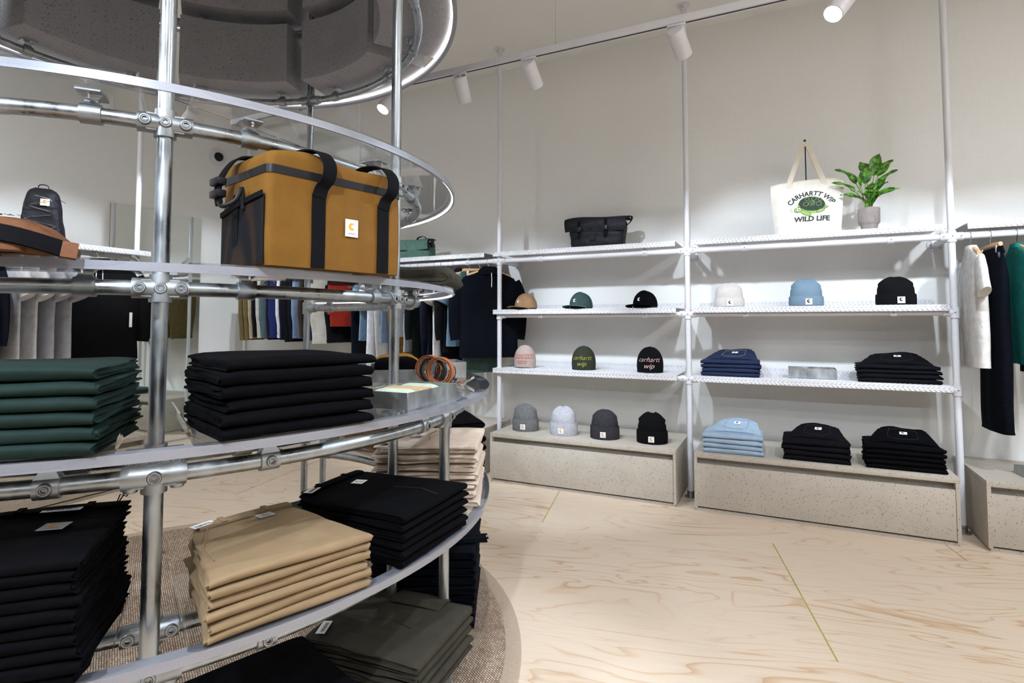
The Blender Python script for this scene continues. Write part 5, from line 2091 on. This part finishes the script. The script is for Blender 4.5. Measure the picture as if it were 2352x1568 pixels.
def garment(kind, material, x, y, rz, what, name, cat, L=.72, hw=.25, th=.02, seed=0, group=None, sleeve_mat=None, rail_z=ZT+PR-.001):
    pos = Vector((x, y, rail_z))
    clips = kind in ('trousers', 'shorts')
    hanger(pos, rz, what, clips, .17 if clips else min(.21, hw*.84))
    g = thing(name, what, cat, pos, rz, group)
    if kind == 'trousers':
        rows = [(-.118, hw*.92, .008, 0), (-.16, hw*.95, .014, 0), (-.30, hw*1.04, th, 0), (-.5, hw, th*1.1, 0), (-L*.8, hw*.9, th*1.1, 0), (-L, hw*.84, th, 0)]
        obj('legs', hang_mb(rows, seed), material, g, sharp=70)
        obj('waistband', hang_mb([(-.115, hw*.93, .0105, 0), (-.155, hw*.96, .0165, 0)], seed, rip=0), material, g, sharp=70)
        obj('hem', hang_mb([(-L+.028, hw*.85, th*1.05+.002, 0), (-L-.002, hw*.845, th*1.05+.002, 0)], seed, rip=.006), material, g, sharp=70)
    else:
        nk = .065
        rows = [(-.100, nk, .022, 0), (-.115, nk*1.5, .026, 0), (-.145, hw*.66, .026, 0), (-.17, hw*.87, .026, 0), (-.21, hw*.96, .028, 0), (-.30, hw, th*1.3, 0), (-L*.7, hw*.98, th*1.3, 0), (-L, hw*1.01, th*1.3, 0)]
        obj('body', hang_mb(rows, seed), material, g, sharp=70)
        obj('collar', hang_mb([(-.088, nk*.98, .026, 0), (-.104, nk*1.12, .03, 0), (-.118, nk*1.6, .03, 0)] if kind == 'tee' else [(-.065, nk*.9, .03, 0), (-.10, nk*1.5, .042, 0), (-.14, nk*2.0, .04, 0)], seed, rip=.001), material, g, sharp=70)
        for s_ in (-1, 1):
            if kind == 'tee':
                pts_ = [(s_*hw*.84, 0, -.205), (s_*hw*1.02, .004, -.27), (s_*hw*1.15, .006, -.34), (s_*hw*1.25, .004, -.405)]
                rs_ = [.070, .085, .088, .090]
            else:
                pts_ = [(s_*hw*.86, 0, -.21), (s_*hw*1.04, .004, -.32), (s_*hw*1.12, .010, -.48), (s_*hw*1.13, .014, -.64), (s_*hw*1.10, .012, -.74)]
                rs_ = [.070, .074, .068, .058, .050]
            sl = MB().tube(smooth(pts_, 4), [rs_[min(len(rs_)-1, i//4)]+(rs_[min(len(rs_)-1, i//4+1)]-rs_[min(len(rs_)-1, i//4)])*((i % 4)/4) for i in range(len(pts_)*4-3)], 14, upv=(0, 1, 0), flat=.34)
            obj('sleeve', sl, sleeve_mat or material, g, sharp=70)
        if kind == 'jacket' and th > .04 and not name.endswith('hoodie'):
            obj('zip', ribbon([(0, -th*1.3-.008, -.13), (.002, -th*1.3-.011, -.18), (0, -th*1.3-.012, -.26)], .006, .003, (1, 0, 0)), M_chrome, g)
    return g


H = {}
for nm, c in (('khaki', (.36, .28, .18)), ('jet', (0.0055, 0.0055, 0.0066)), ('camo', (.42, .40, .34)), ('slate', (.07, .10, .11)), ('plum', (0.0154, 0.0099, 0.0193)), ('royal', (.015, .022, .10)), ('chalk', (.60, .58, .56)),
              ('navy', (0.0077, 0.0094, 0.0187)), ('sky', (.22, .30, .43)), ('umber', (.09, .065, .045)), ('cobalt', (.025, .05, .15)), ('sand', (.58, .54, .47)), ('brick', (.27, .022, .012)), ('white', (.74, .74, .77)),
              ('grey', (.46, .47, .52)), ('ochre', (.30, .14, .03)), ('bottle', (0.0066, 0.0121, 0.0099)), ('denim', (.16, .25, .34)), ('teal', (.015, .20, .17)), ('bone', (.76, .74, .71)), ('pine', (.05, .09, .08)), ('moss', (.14, .10, .04))):
    H[nm] = fabric(nm+'_cloth', tuple(v*.85 for v in c), .88, wr=.45, spec=.1)
G1, G2 = 'trousers on the far corner rail', 'clothes on the far rail'
far = [('moss', .78), ('moss', .77), ('khaki', .76), ('jet', .74), ('camo', .75), ('slate', .75), ('plum', .77), ('royal', .75), ('chalk', .75), ('navy', .77), ('jet', .79), ('navy', .77), ('sky', .75), ('umber', .74), ('navy', .77), ('cobalt', .77), ('jet', .76)]
cn = {'moss': 'moss brown', 'khaki': 'khaki', 'jet': 'black', 'camo': 'pale camouflage', 'slate': 'slate green', 'plum': 'dark plum', 'royal': 'royal blue', 'chalk': 'chalk white', 'navy': 'navy', 'sky': 'pale sky blue', 'umber': 'umber brown', 'cobalt': 'cobalt blue', 'sand': 'sand coloured'}
ORDL = ['leftmost', 'second', 'third', 'fourth', 'fifth', 'sixth', 'seventh', 'eighth', 'ninth', 'tenth', 'eleventh', 'twelfth', 'thirteenth', 'fourteenth', 'fifteenth', 'sixteenth', 'seventeenth']
for i, (c, L) in enumerate(far):
    garment('trousers', H[c], -5.52+.069*i, DP+rnd.uniform(-.01, .01), PI/2+rnd.uniform(-.10, .10), f'{cn[c]} trousers, {ORDL[i]} on the far corner rail', 'hanging_trousers', 'trousers', L, .18, .014, i, G1)
garment('trousers', H['sand'], -4.30, DP, PI/2-.35, 'wide sand coloured trousers right of the galvanised back post', 'hanging_trousers', 'trousers', .80, .26, .02, 31, G1)
garment('trousers', H['jet'], -4.20, DP, PI/2-.1, 'black trousers beside the wide sand coloured trousers', 'hanging_trousers', 'trousers', .79, .2, .014, 32, G1)
garment('trousers', H['brick'], -4.11, DP, PI/2-.3, 'brick red shorts hanging near the middle white post', 'hanging_shorts', 'shorts', .62, .22, .02, 33, G1)
b0 = [('trousers', 'navy', -3.87, .92, .22, .1, 'navy trousers left of the pale grey tops'), ('tee', 'denim', -3.72, .70, .24, .0, 'denim blue tee beside the navy trousers'), ('tee', 'white', -3.62, .86, .24, -.05, 'white tee on the far rail beside the denim blue tee'),
      ('trousers', 'chalk', -3.54, .90, .2, -.2, 'stone white trousers among the far tops'), ('tee', 'sky', -3.46, .72, .24, 0, 'pale blue tee above the stone white trousers'), ('trousers', 'ochre', -3.36, .92, .22, -.15, 'ochre brown trousers on the far rail'),
      ('tee', 'white', -3.28, .66, .25, -.1, 'white tee hanging in front of ochre trousers'), ('tee', 'grey', -3.19, .80, .24, 0, 'grey tee behind the galvanised post'), ('jacket', 'bottle', -3.09, .90, .25, 0, 'dark green coat right of the galvanised post'),
      ('trousers', 'navy', -3.00, .93, .22, -.1, 'navy trousers left of the long white tee'), ('jacket', 'navy', -2.92, .9, .24, 0, 'navy overshirt left of the long white tee'), ('tee', 'bone', -2.84, .86, .25, -.05, 'long white tee left of the black jacket'),
      ('trousers', 'navy', -2.78, .95, .22, -.15, 'navy trousers right of the long white tee'), ('jacket', 'jet', -2.71, .80, .24, -.2, 'black overshirt under the denim shirt'), ('tee', 'denim', -2.62, .74, .24, -.45, 'light denim shirt behind the black zip jacket'),
      ('trousers', 'pine', -2.50, .98, .20, -.72, 'pine green trousers below the black zip jacket')]
for i, (k, c, x, L, hw, dr, lb) in enumerate(b0):
    garment(k, H[c], x, DP+rnd.uniform(-.008, .008), PI/2+dr, lb, {'tee': 'hanging_tee', 'trousers': 'hanging_trousers', 'jacket': 'hanging_shirt'}[k], {'tee': 'tee', 'trousers': 'trousers', 'jacket': 'shirt'}[k], L+.06, hw, .014, 40+i, G2)
garment('jacket', M_navyblk, -2.40, DP-.01, PI/2-.75, 'black zip jacket at the right end of the far rail', 'hanging_jacket', 'jacket', .90, .28, .045, 70, G2)
# right bay
G3 = 'clothes on the right rail'
gt = garment('tee', H['bone'], 1.135, DP, PI/2-.06, 'white tee first on the right rail beside the post', 'hanging_tee', 'tee', .86, .25, .035, 80, G3)
gj = garment('trousers', M_navyblk, 1.235, DP, PI/2+.02, 'long blue-black jeans between the white and teal tees', 'hanging_jeans', 'jeans', 1.26, .21, .04, 81, G3)
garment('tee', H['teal'], 1.365, DP, PI/2-.02, 'teal green tee at the right edge', 'hanging_tee', 'tee', .84, .26, .03, 82, G3)
garment('jacket', H['jet'], 1.47, DP, PI/2+.1, 'black long sleeve top behind the teal tee', 'hanging_shirt', 'shirt', .9, .25, .03, 83, G3)
garment('tee', H['teal'], 1.60, DP, PI/2, 'second teal tee right of the frame', 'hanging_tee', 'tee', .84, .26, .02, 84, G3)
for g_, px_, pz_ in ((gt, -.10, -.19), (gj, -.16, -.17)):
    obj('security_tag', MB().obox((px_-.02, .0, pz_), (.004, 0, .0), (0, .02, 0), (.004, 0, .02)), M_plastic, g_, bevel=.003)
# left rail (clothes hang across a rail that runs along y)
G4 = 'clothes on the left rail'
lz = ZT+PR-.001
for i, (k, c, y, L, hw, dr, lb) in enumerate((('jacket', 'jet', 1.62, 1.0, .26, 0, 'black coat at the left edge of the left rail'), ('jacket', 'jet', 1.75, .98, .26, .05, 'second black coat on the left rail'), ('jacket', 'navy', 1.87, .95, .26, .05, 'navy coat left of the grey tees'),
                                               ('tee', 'white', 1.98, .92, .25, .10, 'white tee on the left rail beside the navy coat'), ('tee', 'white', 2.07, .92, .25, .16, 'second white tee on the left rail'), ('tee', 'grey', 2.16, .92, .25, .22, 'light grey tee left of the black hoodie'),
                                               ('tee', 'grey', 2.25, .92, .25, .30, 'light grey tee nearest the black hoodie'))):
    garment(k, H[c], LX, y, dr, lb, 'hanging_tee' if k == 'tee' else 'hanging_coat', 'tee' if k == 'tee' else 'coat', L, hw, .016, 90+i, G4)
g = garment('jacket', H['jet'], LX+.10, 2.58, rad(62), 'black hoodie facing out beside the left white post', 'hanging_hoodie', 'hoodie', .88, .27, .05, 99, G4)
for s_ in (-1, 1):
    obj('drawcord', MB().tube([(s_*.02, -.07, -.15), (s_*.022, -.085, -.25), (s_*.02, -.085, -.34)], .003, 6), M_paper, g)
gl = obj('swing_tag', MB().box(.205, .225, -.08, -.078, -.62, -.5), M_paper, g)
for k in range(2):
    o = link('folded_sweatshirt', fold_mesh('folded_sweatshirt', H['pine'], .36, .28, .03, 77+k), None, (-4.55, 4.40, ZP+k*.031), .05*k)
    tag(o, ['lower', 'upper'][k]+' folded pine green sweatshirt on the far corner plinth', 'sweatshirt', 'sweatshirts on the corner plinth')
